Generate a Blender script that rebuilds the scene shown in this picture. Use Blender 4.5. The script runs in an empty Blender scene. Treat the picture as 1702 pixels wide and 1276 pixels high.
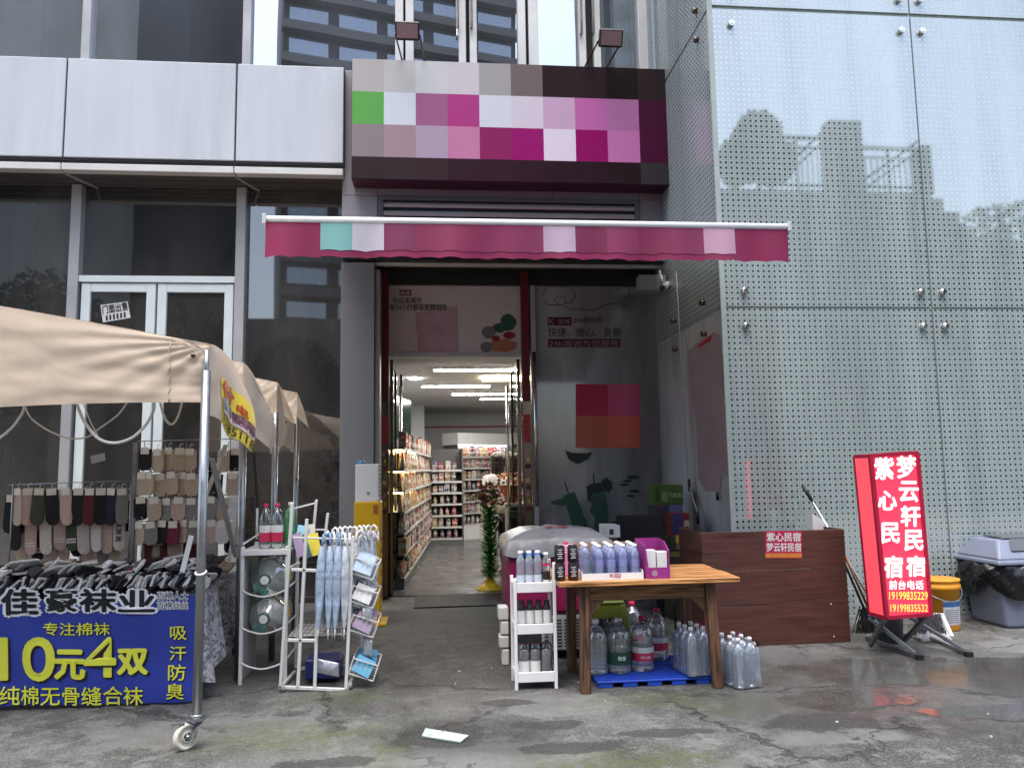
import bpy, bmesh, math, random
from mathutils import Vector, Matrix
random.seed(7)
C = bpy.context.scene.collection
SC = bpy.context.scene
R = math.radians

# ------------------------------------------------------------------ camera
IW, IH, FPX, CZ = 1702.0, 1276.0, 1290.0, 1.5
PIT, YAW, ROL = R(6.28), R(5.6), 0.016
FW = Vector((math.sin(YAW)*math.cos(PIT), math.cos(YAW)*math.cos(PIT), math.sin(PIT)))
RT0 = Vector((math.cos(YAW), -math.sin(YAW), 0)); UP0 = RT0.cross(FW)
RT = RT0*math.cos(ROL) - UP0*math.sin(ROL); UP = UP0*math.cos(ROL) + RT0*math.sin(ROL)
cam = bpy.data.cameras.new('camera'); camo = bpy.data.objects.new('camera', cam); C.objects.link(camo)
cam.sensor_width = 36; cam.lens = FPX/IW*36; cam.clip_end = 500; cam.clip_start = .05
m3 = Matrix((RT, UP, -FW)).transposed()
camo.matrix_world = Matrix.Translation((0, 0, CZ)) @ m3.to_4x4()
SC.camera = camo

# ------------------------------------------------------------------ daylight (overcast)
SUN_EL, SUN_AZ = R(72), R(200)
world = bpy.data.worlds.new('World'); SC.world = world; world.use_nodes = True
wn = world.node_tree.nodes; wl = world.node_tree.links
sky = wn.new('ShaderNodeTexSky'); sky.sky_type = 'NISHITA'; sky.sun_disc = False
sky.sun_elevation = SUN_EL; sky.sun_rotation = SUN_AZ; sky.air_density = 1.0; sky.dust_density = 3.0; sky.ozone_density = 1.0
hs = wn.new('ShaderNodeHueSaturation'); hs.inputs['Saturation'].default_value = .85
wl.new(sky.outputs[0], hs.inputs['Color']); wl.new(hs.outputs[0], wn['Background'].inputs[0])
wn['Background'].inputs[1].default_value = .13
sl = bpy.data.lights.new('sun', 'SUN'); sl.energy = .8; sl.angle = R(50); sl.color = (1, .97, .93)
so = bpy.data.objects.new('sun', sl); C.objects.link(so)
sd = Vector((math.sin(SUN_AZ)*math.cos(SUN_EL), math.cos(SUN_AZ)*math.cos(SUN_EL), math.sin(SUN_EL)))
so.rotation_euler = sd.to_track_quat('Z', 'Y').to_euler(); so.location = (0, -5, 20)
SC.view_settings.view_transform = 'Standard'; SC.view_settings.look = 'None'
SC.view_settings.exposure = 1.9; SC.view_settings.gamma = 1
try: SC.view_settings.use_curve_mapping = False
except Exception: pass
SC.cycles.max_bounces = 10; SC.cycles.transparent_max_bounces = 16; SC.cycles.transmission_bounces = 8
SC.cycles.caustics_reflective = False; SC.cycles.caustics_refractive = False
SC.cycles.sample_clamp_indirect = 6

# ------------------------------------------------------------------ helpers
def ray(x, y): return FW + RT*((x-IW/2)/FPX) - UP*((y-IH/2)/FPX)
def P(x, y, Y):
    r = ray(x, y); t = Y/r.y; return Vector((r.x*t, Y, CZ+r.z*t))
def PX(x, y, X):
    r = ray(x, y); t = X/r.x; return Vector((X, r.y*t, CZ+r.z*t))
def G(x, y, z=0):
    r = ray(x, y); t = (z-CZ)/r.z; return Vector((r.x*t, r.y*t, z))
def V(*a): return Vector(a)
def lin(c):
    c /= 255.0
    return c/12.92 if c <= .04045 else ((c+.055)/1.055)**2.4
def S(r, g, b): return (lin(r), lin(g), lin(b))

def root_of(o):
    while o.parent: o = o.parent
    return o
class MB:
    def __init__(s): s.v = []; s.f = []; s.m = []; s.sm = []
    def add(s, vs, fs, m=0, smooth=False):
        o = len(s.v); s.v += [Vector(v) for v in vs]
        for f in fs: s.f.append(tuple(i+o for i in f)); s.m.append(m); s.sm.append(smooth)
        return s
    def quad(s, a, b, c, d, m=0): return s.add([a, b, c, d], [(0, 1, 2, 3)], m)
    def box(s, c, d, rot=None, m=0):
        c = Vector(c); hx, hy, hz = d[0]/2, d[1]/2, d[2]/2
        vs = [Vector((x*hx, y*hy, z*hz)) for z in (-1, 1) for x, y in ((-1, -1), (1, -1), (1, 1), (-1, 1))]
        if rot is not None:
            if isinstance(rot, (int, float)): rot = Matrix.Rotation(rot, 3, 'Z')
            vs = [rot @ v for v in vs]
        return s.add([c+v for v in vs], [(3, 2, 1, 0), (4, 5, 6, 7), (0, 1, 5, 4), (1, 2, 6, 5), (2, 3, 7, 6), (3, 0, 4, 7)], m)
    def bb(s, x0, x1, y0, y1, z0, z1, m=0): return s.box(((x0+x1)/2, (y0+y1)/2, (z0+z1)/2), (abs(x1-x0), abs(y1-y0), abs(z1-z0)), None, m)
    def hexa(s, b4, t4, m=0): return s.add(list(b4)+list(t4), [(3, 2, 1, 0), (4, 5, 6, 7), (0, 1, 5, 4), (1, 2, 6, 5), (2, 3, 7, 6), (3, 0, 4, 7)], m)
    def frame(s, p0, p1, up=None):
        d = (Vector(p1)-Vector(p0)); L = d.length; d = d/L if L else Vector((0, 0, 1))
        u = Vector(up) if up else (Vector((0, 0, 1)) if abs(d.z) < .9 else Vector((0, 1, 0)))
        a = d.cross(u).normalized(); b = a.cross(d).normalized(); return d, a, b, L
    def bar(s, p0, p1, w, h=None, up=None, m=0):
        h = w if h is None else h; p0 = Vector(p0); p1 = Vector(p1)
        d, a, b, L = s.frame(p0, p1, up); q = [a*(i*w/2)+b*(j*h/2) for i, j in ((-1, -1), (1, -1), (1, 1), (-1, 1))]
        return s.hexa([p0+k for k in q], [p1+k for k in q], m)
    def tube(s, pts, r, n=8, m=0, caps=True):
        pts = [Vector(p) for p in pts]; rs = r if isinstance(r, (list, tuple)) else [r]*len(pts); vs = []; fs = []
        pa = None
        for i, p in enumerate(pts):
            t = (pts[min(i+1, len(pts)-1)]-pts[max(i-1, 0)]).normalized()
            if pa is None: u = Vector((0, 0, 1)) if abs(t.z) < .9 else Vector((0, 1, 0)); a = t.cross(u).normalized()
            else: a = (pa - t*pa.dot(t)).normalized()
            pa = a; b = t.cross(a)
            for k in range(n): an = 2*math.pi*k/n; vs.append(p+(a*math.cos(an)+b*math.sin(an))*rs[i])
        for i in range(len(pts)-1):
            for k in range(n): k2 = (k+1) % n; fs.append((i*n+k, i*n+k2, (i+1)*n+k2, (i+1)*n+k))
        s.add(vs, fs, m, True)
        if caps:
            o = len(s.v)-len(vs); s.f.append(tuple(o+k for k in reversed(range(n)))); s.m.append(m); s.sm.append(False)
            s.f.append(tuple(o+(len(pts)-1)*n+k for k in range(n))); s.m.append(m); s.sm.append(False)
        return s
    def cyl(s, p0, p1, r, r1=None, n=12, m=0): return s.tube([p0, p1], [r, r if r1 is None else r1], n, m)
    def lathe(s, prof, n=16, c=(0, 0, 0), axis='Z', m=0, mats=None, cap=True, sq=0):
        c = Vector(c); vs = []; fs = []
        for r, z in prof:
            for k in range(n):
                an = 2*math.pi*(k+.5)/n; x, y = math.cos(an), math.sin(an)
                if sq: q = (abs(x)**(2+sq)+abs(y)**(2+sq))**(1/(2+sq)); x /= q; y /= q
                x *= r; y *= r
                p = Vector((x, y, z)) if axis == 'Z' else (Vector((x, -z, y)) if axis == 'Y' else Vector((z, x, y)))
                vs.append(c+p)
        o = len(s.v); s.v += vs
        for i in range(len(prof)-1):
            for k in range(n):
                k2 = (k+1) % n; s.f.append((o+i*n+k, o+i*n+k2, o+(i+1)*n+k2, o+(i+1)*n+k)); s.m.append(mats[i] if mats else m); s.sm.append(True)
        if cap:
            s.f.append(tuple(o+k for k in reversed(range(n)))); s.m.append(mats[0] if mats else m); s.sm.append(False)
            s.f.append(tuple(o+(len(prof)-1)*n+k for k in range(n))); s.m.append(mats[-1] if mats else m); s.sm.append(False)
        return s
    def grid(s, fn, nu, nv, m=0, thick=None, smooth=True):
        vs = [fn(i/nu, j/nv) for j in range(nv+1) for i in range(nu+1)]
        fs = [(j*(nu+1)+i, j*(nu+1)+i+1, (j+1)*(nu+1)+i+1, (j+1)*(nu+1)+i) for j in range(nv) for i in range(nu)]
        return s.add(vs, fs, m, smooth)
    def poly(s, pts, off=None, m=0):
        pts = [Vector(p) for p in pts]; n = len(pts)
        if off is None: return s.add(pts, [tuple(range(n))], m)
        off = Vector(off); q = [p+off for p in pts]
        return s.add(pts+q, [tuple(range(n)), tuple(reversed(range(n, 2*n)))]+[(i, (i+1) % n, n+(i+1) % n, n+i) for i in range(n)], m)
    def ball(s, c, r, nu=10, nv=7, m=0):
        c = Vector(c); r = Vector(r) if hasattr(r, '__len__') else Vector((r, r, r))
        pr = []
        vs = []; fs = []
        for j in range(nv+1):
            t = math.pi*j/nv
            for k in range(nu):
                a = 2*math.pi*k/nu; vs.append(c+Vector((math.sin(t)*math.cos(a)*r.x, math.sin(t)*math.sin(a)*r.y, math.cos(t)*r.z)))
        for j in range(nv):
            for k in range(nu):
                k2 = (k+1) % nu; fs.append((j*nu+k, (j+1)*nu+k, (j+1)*nu+k2, j*nu+k2))
        return s.add(vs, fs, m, True)
    def text(s, st, fn, m=0, bold=0.0):
        vs, fs = glyphs(st); n = max(1, len(st)); b = bold*(.7 if st.isascii() else 1)
        of = [(0, 0)] if not b else [(0, 0), (b, 0), (-b, 0), (0, b), (0, -b)]+([(b*.7, b*.7), (-b*.7, b*.7), (b*.7, -b*.7), (-b*.7, -b*.7)] if b > .025 else [])
        nrm = (fn(.6, .5)-fn(.4, .5)).cross(fn(.5, .6)-fn(.5, .4)).normalized()
        for i, (du, dv) in enumerate(of): s.add([fn(u+du/n, v+dv)+nrm*.00012*i for u, v in vs], fs, m)
        return s
    def build(s, name, mats, parent=None, loc=None, bevel=0, seg=1, thick=0, sub=0):
        me = bpy.data.meshes.new(name); off = Vector((0, 0, 0))
        if parent is not None: off = Vector(root_of(parent).location)
        elif loc is not None: off = Vector(loc)
        me.from_pydata([v-off for v in s.v], [], s.f)
        if not isinstance(mats, (list, tuple)): mats = [mats]
        for mt in mats: me.materials.append(mt)
        me.polygons.foreach_set('material_index', s.m); me.polygons.foreach_set('use_smooth', s.sm); me.update()
        o = bpy.data.objects.new(name, me); C.objects.link(o)
        if parent is not None: o.parent = parent
        elif loc is not None: o.location = loc
        if thick:
            md = o.modifiers.new('solid', 'SOLIDIFY'); md.thickness = thick
        if bevel:
            md = o.modifiers.new('bevel', 'BEVEL'); md.width = bevel; md.segments = seg; md.limit_method = 'ANGLE'; md.angle_limit = R(50)
        if sub:
            md = o.modifiers.new('sub', 'SUBSURF'); md.levels = sub; md.render_levels = sub
        return o
_gl = {}
def glyphs(st, bold=0.0):
    k = (st, bold)
    if k in _gl: return _gl[k]
    cu = bpy.data.curves.new('t', 'FONT'); cu.body = st; cu.offset = bold; cu.resolution_u = 5 if st.isascii() else 2; cu.fill_mode = 'FRONT'
    ob = bpy.data.objects.new('t', cu); C.objects.link(ob)
    dg = bpy.context.evaluated_depsgraph_get(); me = ob.evaluated_get(dg).to_mesh()
    vs = [(v.co.x, v.co.y) for v in me.vertices]; fs = [tuple(p.vertices) for p in me.polygons]
    ob.evaluated_get(dg).to_mesh_clear(); bpy.data.objects.remove(ob); bpy.data.curves.remove(cu)
    x0 = min(v[0] for v in vs); x1 = max(v[0] for v in vs); y0 = min(v[1] for v in vs); y1 = max(v[1] for v in vs)
    vs = [((x-x0)/max(x1-x0, 1e-6), (y-y0)/max(y1-y0, 1e-6)) for x, y in vs]
    _gl[k] = (vs, fs); return _gl[k]
def pxfn(x0, x1, y0, y1, Y):      # a text box read off on the plane y = Y: x0..x1, top y0, bottom y1
    a = P(x0, y1, Y); b = P(x1, y1, Y); c = P(x0, y0, Y)
    return lambda u, v: a+(b-a)*u+(c-a)*v
def rect(o, du, dv):
    o = Vector(o); du = Vector(du); dv = Vector(dv); return lambda u, v: o+du*u+dv*v

def tag(o, label=None, cat=None, group=None, kind=None):
    if label: o['label'] = label
    if cat: o['category'] = cat
    if group: o['group'] = group
    if kind: o['kind'] = kind
    return o
def thing(name, label, cat, loc=(0, 0, 0), group=None):
    o = bpy.data.objects.new(name, None); C.objects.link(o); o.location = loc; o.empty_display_size = .1
    return tag(o, label, cat, group)
def copy_tree(o, parent=None):
    c = o.copy(); C.objects.link(c); c.parent = parent
    for ch in list(o.children): copy_tree(ch, c)
    return c
_used = set()
def place(proto, loc, rz=0, label=None, group=None, cat=None, rot=None, sc=None, color=None):
    if proto.name in _used: o = copy_tree(proto)
    else: o = proto
    _used.add(proto.name)
    o.location = loc; o.rotation_euler = rot if rot else (0, 0, rz)
    if sc: o.scale = (sc, sc, sc) if isinstance(sc, (int, float)) else sc
    else: o.scale = (1, 1, 1)
    tag(o, label, cat, group)
    if color: o.color = color
    return o

# ------------------------------------------------------------------ materials
def nt(name):
    m = bpy.data.materials.new(name); m.use_nodes = True; t = m.node_tree
    return m, t, t.nodes, t.links, t.nodes['Principled BSDF'], t.nodes['Material Output']
class E:     # small node-expression writer
    def __init__(s, t): s.t = t; s.n = t.nodes; s.l = t.links
    def put(s, node, i, v):
        if isinstance(v, (int, float)): node.inputs[i].default_value = v
        elif isinstance(v, tuple): node.inputs[i].default_value = v if len(v) == 4 or node.inputs[i].type == 'VECTOR' else (*v, 1)
        else: s.l.new(v, node.inputs[i])
    def op(s, o, a, b=None, c=None):
        n = s.n.new('ShaderNodeMath'); n.operation = o; s.put(n, 0, a)
        if b is not None: s.put(n, 1, b)
        if c is not None: s.put(n, 2, c)
        return n.outputs[0]
    def mr(s, v, a, b, c=0., d=1., sm=True):
        n = s.n.new('ShaderNodeMapRange'); n.interpolation_type = 'SMOOTHSTEP' if sm else 'LINEAR'
        for i, x in enumerate((v, a, b, c, d)): s.put(n, i, x)
        return n.outputs[0]
    def mix(s, f, a, b, mode='MIX'):
        n = s.n.new('ShaderNodeMix'); n.data_type = 'RGBA'; n.blend_type = mode
        s.put(n, 0, f); s.put(n, 6, a); s.put(n, 7, b); return n.outputs[2]
    def noise(s, vec, scale, detail=4, rough=.55, dist=0):
        n = s.n.new('ShaderNodeTexNoise'); n.inputs['Scale'].default_value = scale; n.inputs['Detail'].default_value = detail
        n.inputs['Roughness'].default_value = rough; n.inputs['Distortion'].default_value = dist
        if vec is not None: s.l.new(vec, n.inputs['Vector'])
        return n.outputs[0]
    def pos(s): return s.n.new('ShaderNodeNewGeometry').outputs['Position']
    def obj(s): return s.n.new('ShaderNodeTexCoord').outputs['Object']
    def scale(s, vec, k):
        n = s.n.new('ShaderNodeMapping'); n.inputs['Scale'].default_value = k; s.l.new(vec, n.inputs['Vector']); return n.outputs[0]
    def xyz(s, vec):
        n = s.n.new('ShaderNodeSeparateXYZ'); s.l.new(vec, n.inputs[0]); return n.outputs
    def bump(s, h, strength, dist=.01):
        n = s.n.new('ShaderNodeBump'); n.inputs['Strength'].default_value = strength; n.inputs['Distance'].default_value = dist
        s.l.new(h, n.inputs['Height']); return n.outputs[0]
    def glossy(s, rough, col=(1, 1, 1, 1)):
        n = s.n.new('ShaderNodeBsdfGlossy'); n.inputs['Color'].default_value = col; n.inputs['Roughness'].default_value = rough; return n
    def mixs(s, f, a, b):
        n = s.n.new('ShaderNodeMixShader'); s.put(n, 0, f); s.l.new(a, n.inputs[1]); s.l.new(b, n.inputs[2]); return n.outputs[0]
_mc = {}
def mat(name, col, rough=.6, metal=0., var=.12, scale=6., bump=0., bscale=60., spec=.5, emit=0., trans=0., ior=1.45, objcol=False, stretch=(1, 1, 1), translucent=0., dirt=0.):
    if name in _mc: return _mc[name]
    m, t, n, l, b, out = nt(name); e = E(t)
    b.inputs['Roughness'].default_value = rough; b.inputs['Metallic'].default_value = metal
    b.inputs['Specular IOR Level'].default_value = spec; b.inputs['IOR'].default_value = ior
    b.inputs['Transmission Weight'].default_value = trans
    base = (*col, 1)
    if objcol:
        oi = n.new('ShaderNodeObjectInfo'); base = oi.outputs['Color']
    vec = e.scale(e.obj(), stretch)
    if var or objcol:
        nz = e.noise(vec, scale, 5, .6); f = e.mr(nz, .36 if var > .7 else .25, .64 if var > .7 else .75, 1-var*.85, 1+var*.6, False)
        cb = n.new('ShaderNodeCombineColor')
        for i in range(3): l.new(f, cb.inputs[i])
        c = e.mix(1., base, cb.outputs[0], 'MULTIPLY')
        if dirt:
            d = e.mr(e.noise(vec, scale*.6, 8, .7, 1.), .5, .75, 0., dirt); c = e.mix(d, c, (.06, .055, .045, 1))
        l.new(c, b.inputs['Base Color'])
        rn = e.mr(nz, .3, .7, max(.02, rough-.08), min(1, rough+.1), False); l.new(rn, b.inputs['Roughness'])
    else: b.inputs['Base Color'].default_value = base
    if bump: l.new(e.bump(e.noise(vec, bscale, 4, .6), bump, .004), b.inputs['Normal'])
    if emit:
        b.inputs['Emission Color'].default_value = (*col, 1); b.inputs['Emission Strength'].default_value = emit
    if translucent:
        tr = n.new('ShaderNodeBsdfTranslucent'); tr.inputs[0].default_value = base if isinstance(base, tuple) else (*col, 1)
        l.new(e.mixs(translucent, b.outputs[0], tr.outputs[0]), out.inputs['Surface'])
    _mc[name] = m; return m
def thin_glass(name, tint=(.9, .95, .93), refl=.12, rough=.02, dark=0.):
    if name in _mc: return _mc[name]
    m, t, n, l, b, out = nt(name); e = E(t)
    tr = n.new('ShaderNodeBsdfTransparent'); tr.inputs[0].default_value = (*tint, 1)
    g = e.glossy(rough); lw = n.new('ShaderNodeLayerWeight'); lw.inputs[0].default_value = .25
    f = e.op('MULTIPLY_ADD', lw.outputs['Fresnel'], .8, refl)
    base = tr.outputs[0]
    if dark:
        b.inputs['Base Color'].default_value = (*tint, 1); b.inputs['Roughness'].default_value = .4
        base = e.mixs(dark, tr.outputs[0], b.outputs[0])
    l.new(e.mixs(f, base, g.outputs[0]), out.inputs['Surface']); _mc[name] = m; return m
def mirror_glass(name, col, refl, rough=.01, wob=.02, wscale=.6, gcol=(1, 1, 1, 1), con=.5):
    m, t, n, l, b, out = nt(name); e = E(t)
    p = e.pos(); v = e.mr(e.noise(e.scale(p, (1, 1, .35)), .9, 6, .6, .6), .3, .7, 1-con, 1+con*1.6, False)
    cb = n.new('ShaderNodeCombineColor')
    for i in range(3): l.new(e.op('MULTIPLY', v, col[i]), cb.inputs[i])
    l.new(cb.outputs[0], b.inputs['Base Color']); b.inputs['Roughness'].default_value = .35; b.inputs['Specular IOR Level'].default_value = .3
    g = e.glossy(rough, gcol)
    if wob: l.new(e.bump(e.noise(p, wscale, 2, .5), wob, .05), g.inputs['Normal'])
    l.new(e.mixs(refl, b.outputs[0], g.outputs[0]), out.inputs['Surface']); return m
# ------------------------------------------------------------------ shared materials
M_alu = mat('aluminium panel', (.49, .525, .57), .38, .0, .12, 2.2, stretch=(1.8, 1, .18), dirt=.10)
M_gap = mat('dark joint', (.03, .03, .035), .8, 0, 0)
M_lip = mat('pale metal lip', (.62, .62, .60), .35, .2, .08, 2)
M_soff = mat('soffit board', (.07, .06, .06), .5, 0, .2, 3)
M_mull = mat('grey mullion', (.42, .42, .43), .35, .3, .06, 3)
M_wframe = mat('white door frame', (.62, .68, .68), .4, 0, .08, 4)
M_steel = mat('galvanised steel', (.30, .31, .32), .34, .85, .2, 12)
M_chrome = mat('chrome', (.7, .68, .65), .14, 1., .05, 8)
M_black = mat('black plastic', (.015, .015, .017), .4, 0, .1, 8)
M_white = mat('white paint', (.75, .75, .75), .4, 0, .06, 10)
M_greyp = mat('grey cladding', (.26, .255, .275), .42, 0, .07, 1.2)
M_greyc = mat('column cladding', (.19, .195, .21), .35, 0, .12, 1.5)
M_red = mat('red paper', (.12, .008, .018), .45, 0, .15, 5)
M_darkm = mat('dark bronze metal', (.13, .10, .075), .2, .8, .1, 4)
M_winlow = mirror_glass('tinted window low', (.024, .022, .020), .14, .02, .03, .5, con=.85)
M_winup = mirror_glass('mirror window upper', (.03, .035, .04), .50, .01, .05, .35)
M_paper = mat('paper', (.6, .6, .58), .8, 0, .1, 10)
M_ink = mat('black ink', (.012, .012, .014), .6, 0, 0)

# ------------------------------------------------------------------ ground
def ground_material():
    m, t, n, l, b, out = nt('wet concrete'); e = E(t); p = e.pos(); x, y, z = e.xyz(p)
    wob = e.noise(p, 1.3, 6, .6); wob2 = e.noise(p, 4.5, 6, .65)
    def blobs(bl):
        r = None
        for cx, cy, rx, ry in bl:
            a = e.op('MULTIPLY', e.op('SUBTRACT', x, cx), 1/rx); c = e.op('MULTIPLY', e.op('SUBTRACT', y, cy), 1/ry)
            d = e.op('SUBTRACT', 1., e.op('SQRT', e.op('ADD', e.op('MULTIPLY', a, a), e.op('MULTIPLY', c, c))))
            r = d if r is None else e.op('MAXIMUM', r, d)
        return r
    n1 = e.noise(p, .9, 10, .62, .4); n2 = e.noise(p, 7, 8, .7); n3 = e.noise(p, 60, 4, .7)
    base = e.mix(e.mr(n1, .32, .68), (.036, .037, .034), (.125, .125, .115))
    base = e.mix(e.mr(n2, .50, .62, 0, .7), base, (.18, .178, .168))
    base = e.mix(e.mr(n2, .34, .46, .8, 0), base, (.035, .032, .030))
    base = e.mix(e.mr(n3, .46, .66, 0, .5), base, (.26, .255, .24)); base = e.mix(e.mr(n3, .30, .44, .6, 0), base, (.02, .02, .018))
    n5 = e.noise(p, 3.4, 12, .74, .3); base = e.mix(e.mr(n5, .555, .60, 0, .55), base, (.21, .21, .20)); base = e.mix(e.mr(n5, .40, .445, .6, 0), base, (.026, .026, .023))
    # pale cement repairs with their own shapes
    rep = e.mr(e.op('ADD', blobs([(.75, 5.15, .55, .35), (2.75, 6.15, .6, .32), (-1.3, 4.9, .9, .35), (.2, 4.25, .8, .3), (4.9, 6.1, .6, .3), (2.2, 4.3, .5, .16)]), e.op('MULTIPLY', e.op('SUBTRACT', wob2, .5), 1.5)), .12, .3, 0, .75)
    base = e.mix(rep, base, e.mix(n2, (.13, .13, .125), (.22, .218, .21)))
    # moss
    ms = e.mr(e.op('ADD', blobs([(-.62, 5.5, .55, .30), (1.45, 5.12, .75, .27), (-.9, 4.75, .9, .35), (1.9, 4.9, .5, .2), (.9, 4.1, .8, .3), (-.25, 4.45, .25, .4)]), e.op('MULTIPLY', e.op('SUBTRACT', wob2, .5), 2.4)), -.1, 1.0, 0, .85)
    ms = e.op('MULTIPLY', ms, e.mr(e.noise(p, 18, 6, .7), .35, .62, .25, 1.))
    base = e.mix(ms, base, (.075, .092, .024))
    # standing water
    wet = e.mr(e.op('ADD', blobs([(3.62, 5.3, .62, .62), (3.55, 5.45, 1.0, .6), (2.7, 5.0, .6, .3), (4.2, 5.6, .5, .3), (3.4, 4.6, .7, .2)]), e.op('MULTIPLY', e.op('SUBTRACT', wob, .5), 2.0)), .0, .40)
    damp = e.mr(e.op('ADD', blobs([(3.2, 5.1, 2.5, 1.4), (.1, 7.6, 2.0, 3.2), (.1, 4.6, .7, .5)]), e.op('MULTIPLY', e.op('SUBTRACT', wob, .5), 1.4)), .0, .55)
    base = e.mix(e.op('MULTIPLY', damp, .56), base, (.027, .027, .026))
    sheen = e.mr(e.op('ADD', blobs([(3.3, 5.15, 2.0, .95), (4.8, 5.6, 1.0, .5)]), e.op('MULTIPLY', e.op('SUBTRACT', wob, .5), 1.4)), .05, .45)
    base = e.mix(e.op('MULTIPLY', wet, .30), base, (.028, .025, .022))
    stn_ = e.mr(e.op('ADD', blobs([(.02, 4.62, .34, .25), (.62, 4.74, .30, .12), (.75, 4.35, .35, .11), (-.55, 4.3, .3, .1), (.45, 5.2, .22, .10), (1.3, 4.5, .35, .1), (2.3, 4.55, .5, .2)]), e.op('MULTIPLY', e.op('SUBTRACT', wob2, .5), 2.0)), .20, .30)
    base = e.mix(e.op('MULTIPLY', stn_, .78), base, (.026, .026, .023))
    n4 = e.noise(p, 190, 2, .6); base = e.mix(e.mr(n4, .54, .68, 0, .6), base, (.34, .33, .31)); base = e.mix(e.mr(n4, .30, .42, .5, 0), base, (.02, .02, .018))
    # cracks
    mp = e.n.new('ShaderNodeMix'); mp.data_type = 'VECTOR'
    vo = e.n.new('ShaderNodeTexVoronoi'); vo.feature = 'DISTANCE_TO_EDGE'; vo.inputs['Scale'].default_value = .62
    cmb = e.n.new('ShaderNodeCombineXYZ'); l.new(e.op('MULTIPLY_ADD', wob2, .7, x), cmb.inputs[0]); l.new(e.op('MULTIPLY_ADD', wob, 1.1, y), cmb.inputs[1])
    l.new(cmb.outputs[0], vo.inputs['Vector'])
    cr = e.op('MULTIPLY', e.mr(vo.outputs['Distance'], .002, .010, 1, 0), e.mr(e.noise(p, .7, 2), .42, .56))
    base = e.mix(e.op('MULTIPLY', cr, .5), base, (.016, .015, .013))
    l.new(base, b.inputs['Base Color'])
    ro = e.op('ADD', e.mr(n2, .3, .7, .62, .85, False), e.op('MULTIPLY', sheen, -.40))
    ro = e.op('MULTIPLY_ADD', wet, -.45, ro); l.new(e.op('MAXIMUM', ro, .07), b.inputs['Roughness'])
    l.new(e.op('MULTIPLY_ADD', sheen, .22, e.op('MULTIPLY_ADD', damp, -.22, .40)), b.inputs['Specular IOR Level'])
    h = e.op('ADD', e.op('ADD', e.op('MULTIPLY', n2, .8), e.op('MULTIPLY', n3, .55)), e.op('MULTIPLY', cr, -1.2))
    h = e.op('MULTIPLY', h, e.mr(wet, .2, .95, 1, .05))
    l.new(e.bump(e.op('MULTIPLY', h, e.mr(sheen, 0, 1, 1, .45)), .8, .03), b.inputs['Normal'])
    return m
M_ground = ground_material()
tag(MB().quad((-90, -90, 0), (90, -90, 0), (90, 90, 0), (-90, 90, 0)).build('ground', M_ground), kind='structure')

# ------------------------------------------------------------------ left facade
YF, YW = 9.0, 9.55
fac = thing('glazed_facade', 'pale panelled facade with tall tinted windows left of the shop', 'facade', (-4.5, YF, 0))
j1 = P(108, 177, YF).x; j2 = P(392, 185, YF).x; wp = j2-j1
zf0, zf1 = 5.14, 6.33
xe = P(572, 200, YF).x
edges = [j1-2*wp, j1-wp, j1, j2, xe]
for a, c in zip(edges[:-1], edges[1:]):
    MB().bb(a+.010, c-.010, YF, YF+.25, zf0, zf1).build('fascia_panel', M_alu, fac, bevel=.006)
    MB().bb(a+.006, c-.006, YF-.03, YF+.10, 4.975, 5.055).build('gutter_lip', M_lip, fac, bevel=.006)
MB().bb(edges[0], xe, YF+.02, YF+.27, zf0-.03, zf1-.02).build('fascia_backing', M_gap, fac)
MB().bb(edges[0], xe, YF+.07, YF+.2, 5.03, zf0-.02).build('shadow_gap', mat('gap grey', (.16, .155, .15), .5), fac)
for i in range(5):
    y0 = YF+.115+i*.088
    MB().bb(edges[0], xe, y0, y0+.078, 4.985+.004*(i % 2), 5.02).build('soffit_board', M_soff, fac)
MB().bb(edges[0], xe, YF+.11, YF+.6, 5.021, 5.05).build('soffit_backing', M_gap, fac)
for xj in (j1+.1, j2+.1): MB().bar((xj-.1, YF+.1, 4.978), (xj+.06, YW, 4.978), .025, .02).build('soffit_strap', M_mull, fac)
m1 = P(128, 400, 9.5).x; m2 = P(402, 400, 9.5).x; sp = m2-m1; mw = .115
mulls = [m1-sp, m1, m2]
for x in mulls: MB().bb(x-mw/2, x+mw/2, YW-.12, YW+.02, 0, 4.98).build('mullion', M_mull, fac, bevel=.006)
gl = M_winlow
def pane(parent, x0, x1, z0, z1, y, mt, name='pane'): return MB().bb(x0, x1, y, y+.02, z0, z1).build(name, mt, parent)
pane(fac, m1-2*sp, m1-sp-mw/2, .06, 4.98, YW, gl); pane(fac, m1-sp+mw/2, m1-mw/2, .06, 4.98, YW, gl)
pane(fac, m2+mw/2, -1.12, .06, 4.98, YW, gl)
zt = P(257, 464, 9.5).z
MB().bb(m1+mw/2, m2-mw/2, YW-.10, YW+.02, zt-.05, zt+.03).build('door_transom', M_wframe, fac, bevel=.005)
pane(fac, m1+mw/2, m2-mw/2, zt+.03, 4.98, YW, gl, 'transom_pane')
xm = P(262, 480, 9.5).x
for a, c in ((m1+mw/2+.03, xm-.012), (xm+.012, m2-mw/2-.02)):
    d = MB(); s = .105
    d.bb(a, a+s, YW-.08, YW-.01, .03, zt-.06); d.bb(c-s, c, YW-.08, YW-.01, .03, zt-.06)
    d.bb(a+s, c-s, YW-.078, YW-.012, zt-.06-s, zt-.06); d.bb(a+s, c-s, YW-.078, YW-.012, .03, .2)
    dd = d.build('door_leaf', M_wframe, fac, bevel=.005)
    pane(dd, a+s, c-s, .2, zt-.06-s, YW-.045, gl)
MB().bb(m1-2*sp, -1.12, YW-.13, YW+.1, 0, .06).build('base_plinth', M_gap, fac)
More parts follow.
